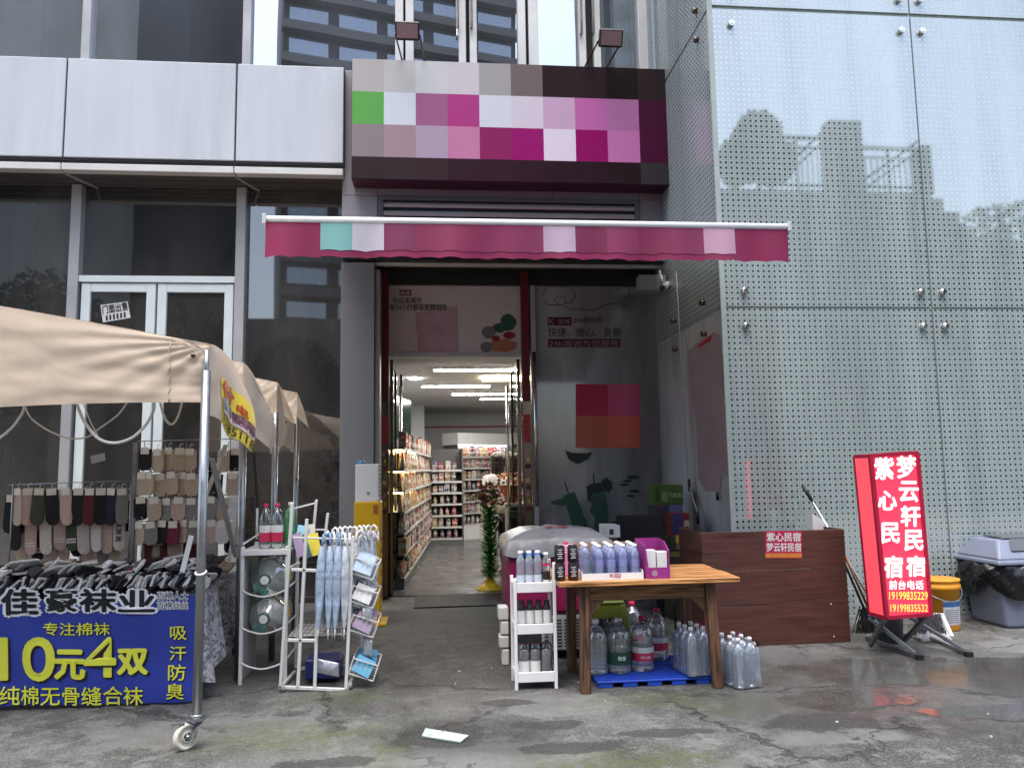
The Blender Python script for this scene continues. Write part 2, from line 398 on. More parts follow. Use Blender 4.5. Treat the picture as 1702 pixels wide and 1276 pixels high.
# sheet of paper stuck on the door glass
yN = YW-.05
nb = MB(); q = [P(167, 507, yN), P(212, 501, yN), P(217, 528, yN), P(171, 536, yN)]
nb.poly(q, V(0, .003, 0)); nt_ = thing('paper_notice', 'torn white paper notice taped inside the upper door glass', 'notice', q[3])
nb.build('sheet', M_paper, nt_)
fn = lambda u, v: (q[3]+(q[2]-q[3])*(.05+.9*u)+(q[0]-q[3])*(.46+.48*v))+V(0, -.004, 0)
tx = MB().text('门面出售', fn, 0, .02)
for k in range(6): tx.poly([q[3]+(q[2]-q[3])*(.12+.13*k+du)+(q[0]-q[3])*(.06+dv)+V(0, -.004, 0) for du, dv in ((0, 0), (.07, .02), (.08, .32), (.01, .28))])
tx.build('lettering', M_ink, nt_)
nb = MB(); q2 = [P(150, 758, yN), P(174, 752, yN), P(176, 765, yN), P(152, 771, yN)]
nb.poly(q2, V(0, .003, 0)); o = nb.build('paper_notice', mat('grey notice', (.10, .10, .10), .7), None, q2[3]); tag(o, 'small dark paper notice low on the left door glass', 'notice')
# upper storey
YU = 9.3
upz0, upz1 = 6.30, 9.3
ups = [(148, .10), (413, .10), (664, .10), (681, .10), (768, .09), (786, .09), (866, .10), (885, .12), (966, .09), (990, .09), (1066, .12)]
xs = [P(px, 50, YU).x for px, w in ups]
for x, (px, w) in zip(xs, ups): MB().bb(x-w/2, x+w/2, YU-.08, YU+.03, upz0, upz1).build('window_stile', M_mull if px < 500 else M_lip, fac, bevel=.005)
xl = [P(-420, 50, YU).x]+xs+[3.05]
wd = [.0]+[w for _, w in ups]+[0]
for i in range(len(xl)-1):
    if xl[i+1]-xl[i] > .2: pane(fac, xl[i]+wd[i]/2, xl[i+1]-wd[i+1]/2, upz0, upz1, YU, M_winup, 'upper_pane')
for px in (761, 784, 967, 987):
    a = P(px, 46 if px < 900 else 56, YU-.14); x = a.x
    MB().tube([(x, YU-.08, a.z+.03), (x, YU-.14, a.z), (x, YU-.14, 9.0)], .017, 8).build('pull_handle', M_chrome, fac)
MB().bb(-9, 3.1, YU+.03, YU+.4, upz0, upz1+.2).build('inner_wall', M_gap, fac)
MB().bb(-9, -1.13, YW+.03, YW+.3, 0, 5).build('inner_wall', M_gap, fac)
MB().bb(-9, 3.1, YU-.2, 21, 9.3, 9.7).build('roof_slab', M_greyp, fac)

# ------------------------------------------------------------------ shop front
YS, YD = 9.1, 9.55
XL, XR = -1.11, 2.86
shop = thing('storefront', 'grey storefront with tall open glass doors beneath the magenta awning', 'storefront', (.3, YS, 0))
hx = [XL, P(628, 315, YS).x, P(920, 315, YS).x, P(1062, 315, YS).x, XR]
zl0, zl1 = 4.30, P(840, 329, YS).z
MB().bb(XL+.01, XR-.01, YS+.03, YS+.3, 4.02, 6.35).build('header_wall', M_gap, shop)
for a, c in zip(hx[:-1], hx[1:]): MB().bb(a+.003, c-.003, YS, YS+.028, zl1+.002, 6.35).build('header_panel', M_greyp, shop, bevel=.003)
for a, c in ((hx[0], hx[1]), (hx[3], hx[4])): MB().bb(a+.003, c-.003, YS, YS+.028, 4.02, zl1-.002).build('header_panel', M_greyp, shop, bevel=.003)
lf = MB(); a, c = hx[1]+.004, hx[3]-.004
lf.bb(a, c, YS-.02, YS+.02, zl1-.055, zl1); lf.bb(a, a+.06, YS-.019, YS+.02, zl0, zl1-.055); lf.bb(c-.06, c, YS-.019, YS+.02, zl0, zl1-.055)
lf.build('louvre_frame', mat('louvre grey', (.10, .10, .115), .4), shop)
for i in range(4):
    z = zl1-.105-.105*i
    MB().box(((a+c)/2, YS+.012, z), (c-a-.13, .035, .062), Matrix.Rotation(R(-48), 3, 'X')).build('louvre_slat', mat('slat grey', (.42, .42, .43), .4), shop)
MB().bb(XL, P(622, 600, YS).x, YS+.004, YD+.2, 0, 3.96).build('column', M_greyc, shop, bevel=.006)
xc = P(622, 600, YS).x
MB().bb(xc+.003, xc+.06, YS+.08, YD+.2, 0, 3.9).build('column_trim', M_mull, shop, bevel=.004)
MB().bb(XL+.12, XR-.02, YS+.10, YS+.16, 3.955, 3.995).build('shutter_rail', M_lip, shop, bevel=.004)
MB().bb(XL+.02, XR-.01, YS+.02, YD+.35, 4.0, 4.06).build('shutter_box', mat('shutter box', (.025, .024, .026), .5), shop)
MB().bb(XL+.42, XR-.03, YD-.03, YD+.12, 3.80, 3.998).build('frame_head', M_black, shop)
def Xd(px): return P(px, 700, YD).x
for px0, px1 in ((634, 646), (868, 882)):
    x0, x1 = Xd(px0), Xd(px1)
    MB().bb(x0, x1, YD-.05, YD+.06, 0, 3.80).build('door_post', M_darkm, shop, bevel=.006)
    zc = P(800, 668, YD).z
    MB().bb(x0+.004, x1-.004, YD-.056, YD-.051, zc, 3.97).build('couplet_strip', M_red, shop)
    MB().bb(x0+.012, x1-.012, YD-.056, YD-.051, P(800, 736, YD).z, P(800, 690, YD).z).build('couplet_strip', mat('bright red paper', (.45, .02, .03), .4), shop)
    for k in range(9):
        z = 1.0+k*.085
        MB().bb(x0+.02+.02*(k % 2), x1-.015-.015*(k % 3), YD-.0555, YD-.051, z, z+.05).build('paper_flower', [M_red, mat('gold foil', (.5, .32, .08), .3, .6), mat('pink paper', (.6, .2, .3), .5)][k % 3], shop)
# door leaves, opened inward
def leaf(x, s):
    y0, y1, z0, z1 = YD+.08, YD+.98, .03, 2.88
    d = MB()
    d.bb(x-.02, x+.02, y0, y0+.07, z0, z1); d.bb(x-.02, x+.02, y1-.07, y1, z0, z1)
    d.bb(x-.019, x+.019, y0+.07, y1-.07, z0, z0+.12); d.bb(x-.019, x+.019, y0+.07, y1-.07, z1-.08, z1)
    lf = d.build('door_leaf', M_darkm, shop, bevel=.004)
    MB().bb(x-.005, x+.005, y0+.07, y1-.07, z0+.12, z1-.08).build('pane', thin_glass('door glass'), lf)
    for k in (1, -1):
        h = MB(); hxx = x+.075*k; yy = y1-.13
        h.tube([(hxx, yy, .75), (hxx, yy, 2.62)], .019, 10)
        for z in (.95, 2.4): h.cyl((x+.02*k, yy, z), (hxx, yy, z), .01, n=6)
        h.build('handle', M_chrome, lf)
leaf(Xd(646)+.03, 1); leaf(Xd(868)-.03, -1)
# tall pull bars standing proud of the posts
for px in (629, 661, 868, 890):
    x = P(px, 700, YD-.12).x; za = P(px, 585, YD-.12).z
    if px in (629, 890):
        h = MB().tube([(x, YD-.12, 1.05), (x, YD-.12, za)], .021, 10)
        for z in (1.2, za-.25): h.cyl((x, YD-.12, z), (x, YD, z), .011, n=6)
        h.build('pull_bar', M_chrome, shop)
# transom panel above the doors
xa, xb = Xd(646), Xd(868)
zb0 = P(750, 590, YD).z; zb1 = 3.80
MB().bb(xa, xb, YD-.02, YD+.06, zb0-.02, zb0+.03).build('transom_bar', M_mull, shop)
tp = MB().bb(xa, xb, YD+.02, YD+.035, zb0+.03, zb1).build('transom_panel', mat('frosted film', (.50, .45, .44), .25, 0, .06, 2), shop)
yT = YD+.016
pk = MB().poly([P(690, 520, yT), P(760, 508, yT), P(762, 584, yT), P(695, 584, yT)]).build('pink_patch', mat('pink film', (.40, .26, .30), .3), tp)
tx = MB()
for st, x0, x1, y0, y1 in (('在这座城市', 652, 701, 494, 504), ('每24小时都有凯辉相伴', 648, 743, 505, 516)): tx.text(st, pxfn(x0, x1, y0, y1, yT), 0, .012)
tx.build('lettering', M_ink, tp)
lg = MB().poly([P(664, 482, yT), P(684, 482, yT), P(684, 491, yT), P(664, 491, yT)]).build('logo_plate', M_red, tp)
MB().text('凯辉', pxfn(666, 682, 484, 490, yT-.002), 0, .01).build('logo_lettering', M_paper, tp)
def blob(cx, cy, rx, ry, Y, seed=0, n=14, am=.2):
    rr = random.Random(seed); return [P(cx+rx*math.cos(2*math.pi*k/n)*(1+am*(rr.random()-.5)), cy+ry*math.sin(2*math.pi*k/n)*(1+am*(rr.random()-.5)), Y) for k in range(n)]
M_pgreen = mat('printed green', (.025, .085, .055), .35); M_pred = mat('printed red', (.25, .02, .03), .35); M_por = mat('printed orange', (.33, .13, .07), .35); M_pgrey = mat('printed grey', (.15, .14, .14), .35)
for k, (cx, cy, rx, ry, mm) in enumerate(((845, 536, 13, 14, M_pgreen), (830, 545, 12, 8, M_pgreen), (812, 552, 11, 11, M_pgrey), (836, 574, 24, 11, M_por), (808, 577, 10, 9, M_pgrey), (824, 562, 7, 5, M_pred), (846, 557, 10, 6, M_pred))):
    MB().poly(blob(cx, cy, rx, ry, yT-.0012*(k+1), k)).build('printed_shape', mm, tp)
# fixed pane with frosted film to the right of the doors
x0, x1 = Xd(890), XR-.01
MB().bb(x0-.045, x0+.02, YD-.04, YD+.06, 0, 3.80).build('frame_stile', M_mull, shop, bevel=.004)
fp = MB().bb(x0+.02, x1, YD, YD+.02, .05, 3.80).build('fixed_pane', mirror_glass('frosted grey film', (.185, .195, .20), .05, .08, 0), shop)
yp = YD-.004
pt = MB()
for st, bx, bo in (('24h便利店', (953, 1000, 527, 536), .01), ('快捷、放心、友善', (911, 1032, 544, 560), .004)): pt.text(st, pxfn(*bx, yp), 0, bo)
pt.build('lettering', mat('dark plum print', (.03, .008, .018), .5), fp)
MB().poly([P(910, 527, yp), P(950, 527, yp), P(950, 541, yp), P(910, 541, yp)]).build('logo_plate', mat('plum print', (.07, .006, .025), .5), fp)
tx = MB().text('K', pxfn(912, 922, 529, 539, yp-.003), 0, .03); tx.text('凯辉', pxfn(928, 948, 530, 539, yp-.003), 0, .01); tx.build('logo_lettering', mat('pale print', (.25, .2, .22), .5), fp)
MB().poly([P(911, 563, yp), P(1031, 563, yp), P(1031, 577, yp), P(911, 577, yp)]).build('text_bar', mat('plum print', (.07, .006, .025), .5), fp)
MB().text('24h竭诚为您服务', pxfn(913, 1028, 565, 576, yp-.003), 0, .004).build('lettering', mat('pale print', (.25, .2, .22), .5), fp)
ln = MB()
def pl(pts, w=.008, Y=yp):
    ln.tube([P(x, y, Y) for x, y in pts], w/2, 4)
pl([(903, 492), (905, 480), (915, 475), (927, 478), (938, 476), (952, 480), (957, 490), (950, 503), (938, 504), (940, 495), (930, 492), (920, 497), (930, 506)])
pl([(903, 499), (912, 507), (935, 507), (950, 515), (968, 513), (985, 516), (1005, 507), (1035, 502)]); pl([(1045, 495), (1046, 478), (1058, 473)])
ln.build('cloud_outline', mat('dark plum print', (.03, .008, .018), .5), fp)
# poster fields (colour areas of a poster on the pane)
for k, (c, bx) in enumerate(((S(112, 8, 40), (957, 1010, 638, 691)), (S(124, 42, 72), (1010, 1063, 638, 691)), (S(122, 56, 42), (957, 1010, 691, 744)), (S(132, 56, 42), (1010, 1063, 691, 744)), (S(74, 66, 72), (1063, 1112, 691, 744)))):
    fn = pxfn(*bx, yp); MB().poly([fn(0, 0), fn(1, 0), fn(1, 1), fn(0, 1)]).build('poster_field', mat('poster %d' % k, tuple(min(1, v*2.6) for v in c), .4, 0, .05), fp)
# town print at the bottom of the pane
gm = M_pgreen; gd = mat('printed dark', (.012, .018, .018), .4)
k = 0
def pp(pts, mm, name='printed_shape'):
    global k; k += 1
    MB().poly([P(x, y, yp-.0008*k) for x, y in pts]).build(name, mm, fp)
pp([(936, 823), (955, 817), (975, 868), (985, 885), (955, 885)], gm); pp([(913, 834), (938, 827), (944, 833), (938, 840), (920, 838)], gm)
pp([(978, 812), (986, 805), (1002, 803), (1008, 830), (1012, 885), (985, 885), (990, 860), (980, 850), (984, 838), (976, 828)], gm)
pp([(975, 808), (985, 803), (1000, 802), (1003, 815), (985, 820), (978, 836)], gd); pp([(937, 800), (939, 800), (946, 819), (944, 820)], gd)
pp(list(zip([1000, 1008, 1016, 1018, 1012, 1004], [798, 793, 800, 810, 818, 815])), gd); pp([(985, 786), (987, 786), (989, 803), (987, 803)], gd)
for cx, cy, rx, ry in ((1052, 793, 11, 3.5), (1043, 799, 8, 2.5), (1037, 805, 8, 2), (1055, 816, 9, 3), (1048, 824, 7, 2), (1022, 872, 10, 6)): pp([(cx+rx*math.cos(t*.63), cy+ry*math.sin(t*.63)) for t in range(10)], gd)
pp([(939, 748), (950, 752), (975, 753), (985, 750), (978, 763), (960, 771), (946, 764)], gd)
# security camera, box lamp
yc = 8.9
cr = P(1105, 463, yc)
so_ = thing('security_camera', 'white bullet security camera hanging at the corner above the grey pane', 'camera', cr)
MB().tube([cr+V(-.03, .1, .12), cr+V(-.03, .05, .02), cr+V(-.02, 0, -.05)], .018, 8).build('bracket', M_lip, so_)
MB().cyl(cr+V(.05, .05, -.06), cr+V(-.06, -.10, -.14), .042, n=14).build('housing', M_white, so_)
MB().cyl(cr+V(-.055, -.093, -.136), cr+V(-.075, -.12, -.15), .034, n=14).build('lens', M_black, so_)
a = P(1060, 458, 9.0); c = P(1106, 484, 9.0)
o = MB().bb(a.x, c.x, 8.95, 9.1, c.z, a.z).build('junction_box', mat('box grey', (.30, .31, .32), .5), None, (a.x, 9.0, c.z), bevel=.008); tag(o, 'grey junction box fixed beside the security camera', 'box')

# ------------------------------------------------------------------ right glass building with printed lattice
YG = 7.25; XG = 2.80
def frit_material(name, ax, dim=1.0, refl=.55):
    m, t, n, l, b, out = nt(name); e = E(t); p = e.pos(); xyz = e.xyz(p)
    pit = .0555
    u = e.op('FRACT', e.op('ADD', e.op('MULTIPLY', xyz[ax], 1/pit), 400.2)); v = e.op('FRACT', e.op('ADD', e.op('MULTIPLY', xyz[2], 1/pit), 400.))
    du = e.op('SUBTRACT', u, .5); dv = e.op('SUBTRACT', v, .5)
    r = e.op('SQRT', e.op('ADD', e.op('MULTIPLY', du, du), e.op('MULTIPLY', dv, dv)))
    hole = e.mr(r, .215, .275, 1, 0)
    au = e.op('ABSOLUTE', du); av = e.op('ABSOLUTE', dv)
    edge = e.mr(e.op('MAXIMUM', au, av), .42, .45)
    f4 = e.op('ABSOLUTE', e.op('SUBTRACT', e.op('FRACT', e.op('ADD', e.op('MULTIPLY', u, 4.), .5)), .5)); g4 = e.op('ABSOLUTE', e.op('SUBTRACT', e.op('FRACT', e.op('ADD', e.op('MULTIPLY', v, 4.), .5)), .5))
    dots = e.op('MULTIPLY', edge, e.mr(e.op('MINIMUM', f4, g4), .10, .2, .6, 1.))
    dots = e.op('MULTIPLY', dots, e.mr(e.op('MAXIMUM', f4, g4), .22, .34, .35, .95))
    dia = e.op('MULTIPLY', e.mr(e.op('ABSOLUTE', e.op('SUBTRACT', e.op('ADD', au, av), .56)), .03, .06, 1, 0), .7)
    clear = e.op('MINIMUM', e.op('MAXIMUM', hole, e.op('MAXIMUM', dots, dia)), 1.)
    stn = e.mr(e.noise(e.scale(p, (2.2, 2.2, .25)), .9, 8, .65, .4), .3, .7, .76, 1.14, False)
    cb = n.new('ShaderNodeCombineColor')
    for i, c in enumerate((.44*dim, .52*dim, .505*dim)): l.new(e.op('MULTIPLY', stn, c), cb.inputs[i])
    l.new(cb.outputs[0], b.inputs['Base Color']); b.inputs['Roughness'].default_value = .3; b.inputs['Specular IOR Level'].default_value = .2
    g1 = e.glossy(.03); nb = e.bump(e.noise(p, .5, 2), .018, .05); l.new(nb, g1.inputs['Normal'])
    frit = e.mixs(.09, b.outputs[0], g1.outputs[0])
    dk = n.new('ShaderNodeBsdfDiffuse'); dk.inputs[0].default_value = (.055*dim, .07*dim, .074*dim, 1)
    hol = e.mixs(refl, dk.outputs[0], g1.outputs[0])
    l.new(e.mixs(clear, frit, hol), out.inputs['Surface']); return m
M_frit = frit_material('printed lattice glass', 0, 1.0, .42)
M_frits = frit_material('printed lattice glass side', 1, .9, .22)
M_gj = mat('glass joint', (.50, .56, .53), .5)
gb = thing('glass_clad_building', 'glass clad building wall with printed lattice pattern and steel point fixings', 'building', (XG, YG, 0))
xj = P(1530, 268, YG).x; pw = xj-XG
zr = [(.04, 3.035), (3.06, 6.16), (6.20, 9.2)]
xcuts = [XG, xj, xj+pw, xj+2*pw]
for z0, z1 in zr:
    for a, c in zip(xcuts[:-1], xcuts[1:]): MB().bb(a+.008, c-.008, YG, YG+.02, z0, z1).build('glass_pane', M_frit, gb)
MB().bb(XG+.03, xcuts[-1], YG+.021, YG+.3, 0, 9.2).build('joint_backing', M_gj, gb)
MB().bb(XG+.02, xcuts[-1], YG-.004, YG+.02, 0, .035).build('base_channel', M_mull, gb)
bolt = None
for zc in (3.05, 6.18):
    for x in (XG+.22, xj-.115, xj+.115, xj+pw-.115):
        for dz in (-.19, .16):
            bx = MB().cyl((x, YG-.045, zc+dz), (x, YG, zc+dz), .032, n=12); bx.cyl((x, YG-.05, zc+dz), (x, YG-.045, zc+dz), .02, n=10)
            bx.build('point_fixing', M_chrome, gb, bevel=.003)
# side of the glass building running back to the shop
for (z0, z1), mt in zip(zr, (mirror_glass('side film', (.33, .335, .335), .07, .06, 0), M_frits, M_frits)):
    MB().bb(XG, XG+.02, YG+.022, 8.25, z0, z1).build('side_pane', mt if z0 > 1 else mt, gb)
    MB().bb(XG, XG+.02, 8.262, YD+.2, z0, z1).build('side_pane', mt, gb)
MB().bb(XG+.021, XG+.029, YG+.022, YD+.3, 0, 9.2).build('joint_backing', M_gj, gb)
for y, zc in ((7.75, 3.2), (7.75, 2.87), (8.75, 3.2), (8.75, 2.87), (7.6, 6.35), (7.6, 6.02)):
    MB().cyl((XG-.05, y, zc), (XG, y, zc), .03, n=10).build('point_fixing', M_darkm, gb)
MB().bb(XG-.02, XG+.03, YG-.006, YG+.021, .0, 9.2).build('corner_strip', mat('corner strip', (.36, .42, .40), .35), gb)
# faded pink board and red scrap on the side pane
xs_ = XG-.006
pts = [(1143, 583), (1155, 572), (1187, 552), (1196, 556), (1206, 700), (1209, 790), (1200, 792), (1196, 818), (1172, 816), (1160, 795), (1157, 700), (1148, 660)]
o = MB().poly([PX(x, y, xs_) for x, y in pts], V(.004, 0, 0)).build('pink_film_sheet', mat('faded pink film', (.33, .25, .26), .5, 0, .15, 2, dirt=.3), None, PX(1172, 816, xs_)); tag(o, 'faded pink film sheet with ragged edge stuck on the side glass', 'film')
o = MB().poly([PX(x, y, xs_-.006) for x, y in ((1158, 575), (1183, 556), (1180, 566), (1160, 578))], V(.003, 0, 0)).build('red_paper_scrap', mat('scrap red', (.5, .01, .03), .5), None, PX(1160, 578, xs_)); tag(o, 'torn red paper scrap above the pink film sheet', 'paper')
# cable with black taped ends
cb_ = thing('hanging_cable', 'thin grey cable hanging down beside the side glass with black taped joints', 'cable', PX(1138, 700, 2.72))
MB().tube([PX(x, y, 2.72) for x, y in ((1124, 452), (1130, 560), (1136, 660), (1140, 740), (1144, 800), (1152, 830), (1158, 846), (1160, 872))], .008, 6).build('wire', mat('cable grey', (.35, .35, .34), .5), cb_)
for x, y in ((1145, 806), (1159, 860)): MB().cyl(PX(x, y-10, 2.72), PX(x+1.5, y+10, 2.72), .017, n=8).build('tape_joint', M_black, cb_)
o = MB().cyl(PX(1192, 818, 2.76), PX(1193, 831, 2.76), .018, n=8).build('black_plug', M_black, None, PX(1192, 831, 2.76)); tag(o, 'short black plug fixed low on the side glass', 'plug')

# ------------------------------------------------------------------ shop sign
zs0, zs1 = P(850, 302, 8.78).z, P(850, 106, 8.78).z
sx0, sx1 = P(584, 200, 8.78).x, P(1113, 200, 8.78).x
sign = thing('shop_sign', 'wide magenta and white shop sign above the entrance', 'sign', ((sx0+sx1)/2, 8.8, zs0))
MB().bb(sx0, sx1, 8.80, YS-.004, zs0, zs1).build('sign_box', mat('sign maroon', (.05, .006, .03), .35), sign, bevel=.01)
rows = [107, 160, 213, 266, 302]; cols = [585, 638, 691, 744, 797, 850, 903, 956, 1009, 1062, 1112]
colr = [[(198, 192, 192), (207, 207, 207), (220, 222, 224), (220, 215, 220), (178, 176, 174), (125, 112, 112), (42, 26, 34), (42, 26, 34), (26, 10, 20), (48, 34, 42)],
        [(107, 183, 93), (228, 235, 243), (172, 108, 150), (188, 68, 142), (228, 232, 242), (230, 220, 234), (216, 180, 212), (206, 115, 184), (190, 122, 176), (75, 12, 52)],
        [(155, 143, 146), (178, 152, 162), (190, 170, 192), (212, 138, 178), (152, 40, 104), (164, 18, 118), (243, 233, 250), (158, 0, 108), (212, 128, 190), (78, 8, 55)],
        [(54, 44, 46), (58, 44, 48), (60, 40, 48), (52, 26, 40), (52, 24, 38), (48, 20, 34), (42, 16, 30), (40, 14, 28), (36, 14, 26), (60, 54, 60)]]
for i in range(4):
    for j in range(10):
        a = V(P(cols[j], 205, 8.79).x, 0, P(850, rows[i], 8.79).z); c = V(P(cols[j+1], 205, 8.79).x, 0, P(850, rows[i+1], 8.79).z); col = S(*colr[i][j])
        MB().bb(a.x, c.x, 8.785, 8.799, c.z, a.z).build('sign_panel', mat('sign %d %d' % (i, j), tuple(v*.69 for v in col), .75, 0, .03, spec=.15), sign)
# ------------------------------------------------------------------ awning
YA = 5.5
awn = thing('awning', 'extended magenta awning with a white front bar over the shop entrance', 'awning', (.73, YA, 3.0))
ax0, ax1 = P(440, 366, YA).x, P(1310, 376, YA).x
za = 3.295
M_mag = mat('magenta canvas', (.225, .013, .068), .7, 0, .14, 5, .15, 30)
MB().cyl((ax0, YA, za), (ax1, YA, za), .026, n=14).build('front_bar', M_white, awn)
for x in (ax0, ax1): MB().bb(x-.012, x+.012, YA-.03, YA+.035, za-.04, za+.035).build('end_cap', M_lip, awn, bevel=.004)
def val(u, v):
    x = ax0+.01+(ax1-ax0-.02)*u; lo = 3.018+.012*abs(math.sin(u*math.pi*22))-.02*max(0, .1-u)*5
    return V(x, YA-.012-.014*math.sin(u*60)*(1-v)-.012*math.sin(u*23+1)*(1-v), lo+(za-.02-lo)*v)
MB().grid(val, 160, 6).build('valance', M_mag, awn)
vc = [(440, 531, None), (531, 584, (140, 203, 200)), (584, 637, (230, 222, 235)), (637, 690, (138, 50, 92)), (690, 743, (152, 48, 92)), (743, 797, (153, 46, 92)), (797, 850, (152, 48, 94)), (850, 903, (152, 56, 98)), (903, 956, (203, 178, 200)), (956, 1009, (133, 38, 82)), (1009, 1062, (152, 55, 98)), (1062, 1116, (146, 46, 90)), (1116, 1170, (148, 52, 96)), (1170, 1222, (210, 165, 190))]
for x0, x1, c in vc:
    if c is None: continue
    u0 = (P(x0, 400, YA).x-ax0)/(ax1-ax0); u1 = (P(x1, 400, YA).x-ax0)/(ax1-ax0)
    MB().grid(lambda a, b: val(u0+(u1-u0)*a, .19+.80*b)+V(0, -.003, 0), 14, 6).build('printed_field', mat('valance %d' % x0, tuple(v*.68 for v in S(*c)), .7, 0, .08, 5), awn)
zr_ = 4.22
MB().grid(lambda u, v: V(ax0+.02+(ax1-ax0-.04)*u, YA+(9.02-YA)*v, za+.005+(zr_-za)*v-.05*math.sin(math.pi*v)), 8, 10).build('fabric', mat('awning fabric', (.11, .03, .05), .7, 0, .1, 3, translucent=.10), awn)
MB().cyl((ax0+.05, 9.0, zr_-.02), (ax1-.05, 9.0, zr_-.02), .05, n=12).build('roller_tube', M_lip, awn)
for s in (0, 1):
    xr = ax0+.35 if s == 0 else ax1-.35; xm_ = ax0+1.1 if s == 0 else ax1-1.1
    MB().bar((xr, 9.0, zr_-.12), (xm_, 7.2, 3.62), .05, .035).bar((xm_, 7.2, 3.62), (xr, YA+.03, za-.02), .045, .03).build('folding_arm', M_lip, awn)
# ------------------------------------------------------------------ floodlights on the sign
for px, py, foot, lab in ((677, 52, (683, 104), 'black floodlight on a bracket above the left half of the sign'), (1015, 64, (985, 104), 'black floodlight on a bracket above the right end of the sign')):
    c = P(px, py, 8.45); t = thing('floodlight', lab, 'lamp', c, 'floodlights above the sign'); rot = Matrix.Rotation(R(-62), 3, 'X')
    rot = Matrix.Rotation(R(28), 3, 'X')
    MB().box(c, (.28, .07, .2), rot).build('housing', M_black, t, bevel=.012)
    MB().box(c+rot @ V(0, -.037, 0), (.24, .008, .155), rot).build('lens', mat('lamp glass', (.30, .2, .2), .15, 0, .1), t)
    f = P(*foot, 8.82); f.z = zs1+.01
    MB().bar(c+V(-.14, .02, -.02), V(f.x-.1, 8.85, f.z), .018, .01).bar(c+V(.14, .02, -.02), V(f.x+.16, 8.85, f.z), .018, .01).bar(V(f.x-.12, 8.85, f.z), V(f.x+.18, 8.85, f.z), .03, .015).build('bracket', M_darkm, t)

# ------------------------------------------------------------------ what the glass mirrors: across the street
M_stone = mat('weathered stone', (.13, .135, .12), .85, 0, .3, .5, .3, 4)
M_rail = mat('rail metal', (.06, .065, .065), .4, .5)
YT = 2*YG-25.0                      # the far terrace stands on the other side of the street
def MR(x, y, Yv=25.0, pl_=YG):
    q = P(x, y, Yv); return V(q.x, 2*pl_-Yv, q.z)
ter = thing('stone_terrace', 'stone terrace with stairs and metal railings across the street', 'terrace', (15, YT, 0))
zt_ = MR(1420, 318).z
xa_, xb_ = MR(1195, 300).x, MR(1547, 300).x
MB().bb(xa_-1.5, xb_, YT-5, YT, 0, zt_).build('retaining_wall', M_stone, ter)
a, c = MR(1378, 198), MR(1432, 198); MB().bb(a.x, c.x, YT-.6, YT-.05, zt_, a.z).build('gate_pier', M_stone, ter)
a = MR(1540, 240); MB().bb(a.x-.2, a.x+.2, YT-.6, YT-.05, zt_, a.z).build('gate_pier', M_stone, ter)
for x0, x1, y in ((1547, 1567, 330), (1567, 1594, 352), (1594, 1760, 400)):
    a, c = MR(x0, y), MR(x1, y); MB().bb(a.x, c.x, YT-4, YT, 0, a.z).build('step_block', M_stone, ter)
for xa2, xb2, yt in ((1282, 1378, 224), (1432, 1536, 242)):
    a, c = MR(xa2, yt), MR(xb2, yt); rl = MB(); zt2 = a.z
    rl.bar((a.x, YT-.2, zt2), (c.x, YT-.2, zt2), .12); rl.bar((a.x, YT-.2, zt_+.25), (c.x, YT-.2, zt_+.25), .08); rl.bar((a.x, YT-.2, zt2-.35), (c.x, YT-.2, zt2-.35), .07)
    n_ = 11
    for i in range(n_+1):
        x = a.x+(c.x-a.x)*i/n_; rl.bar((x, YT-.2, zt_), (x, YT-.2, zt2-(.35 if i % 5 else 0)), .045 if i % 5 else .1)
    rl.bar((a.x, YT-.35, zt_+.4), (c.x, YT-.35, zt2+.35), .11); rl.bar((a.x, YT-.35, zt_+.1), (c.x, YT-.35, zt2-.0), .08)
    rl.build('railing', M_rail, ter)
def leafmass(c, r, n, sz, seed):
    rr = random.Random(seed); mb = MB(); c = Vector(c)
    for _ in range(n):
        while True:
            q = V(rr.uniform(-1, 1), rr.uniform(-1, 1), rr.uniform(-1, 1))
            if q.length < 1 and q.length > .35+.4*rr.random(): break
        p = c+V(q.x*r[0], q.y*r[1], q.z*r[2]); a = V(rr.uniform(-1, 1), rr.uniform(-1, 1), rr.uniform(-1, 1)).normalized(); b_ = a.orthogonal().normalized(); s_ = sz*rr.uniform(.6, 1.3)
        mb.quad(p-a*s_, p+b_*s_*.5, p+a*s_, p-b_*s_*.5)
    return mb
M_leafd = mat('dark foliage', (.035, .065, .03), .6, 0, .4, 1)
for nme, (x, y), rad, lab in (('street_tree', (1238, 262), (.8, .9, 1.15), 'round dark tree crown by the terrace seen mirrored in the glass'), ('street_tree', (1680, 430), (3.2, 2, 1.8), 'low spreading tree beside the terrace steps seen mirrored in the glass')):
    c = MR(x, y); c.y += 1; t = thing(nme, lab, 'tree', (c.x, c.y, 0)); cr_ = leafmass(c, rad, 1500, .17, int(x)); cr2 = leafmass(c+V(-rad[0]*.8, 0, -rad[2]*.45), (rad[0]*.8, rad[1], rad[2]*.75), 1100, .17, 5); cr3 = leafmass(c+V(rad[0]*.75, 0, -rad[2]*.55), (rad[0]*.7, rad[1], rad[2]*.6), 1000, .17, 6); cr_.add(cr2.v, cr2.f).add(cr3.v, cr3.f); cr_.build('crown', M_leafd, t); MB().tube([(c.x, c.y, 0), (c.x+.1, c.y, c.z*.5), (c.x, c.y, c.z)], [.2, .16, .07], 8).build('trunk', mat('bark', (.06, .045, .035), .9), t)
M_conc = mat('tower concrete', (.19, .18, .175), .8, 0, .15, .15); M_concd = mat('dark tower', (.06, .062, .065), .6, 0, .2, .1)
M_twin = mirror_glass('tower window', (.08, .14, .24), .4, .02, 0)
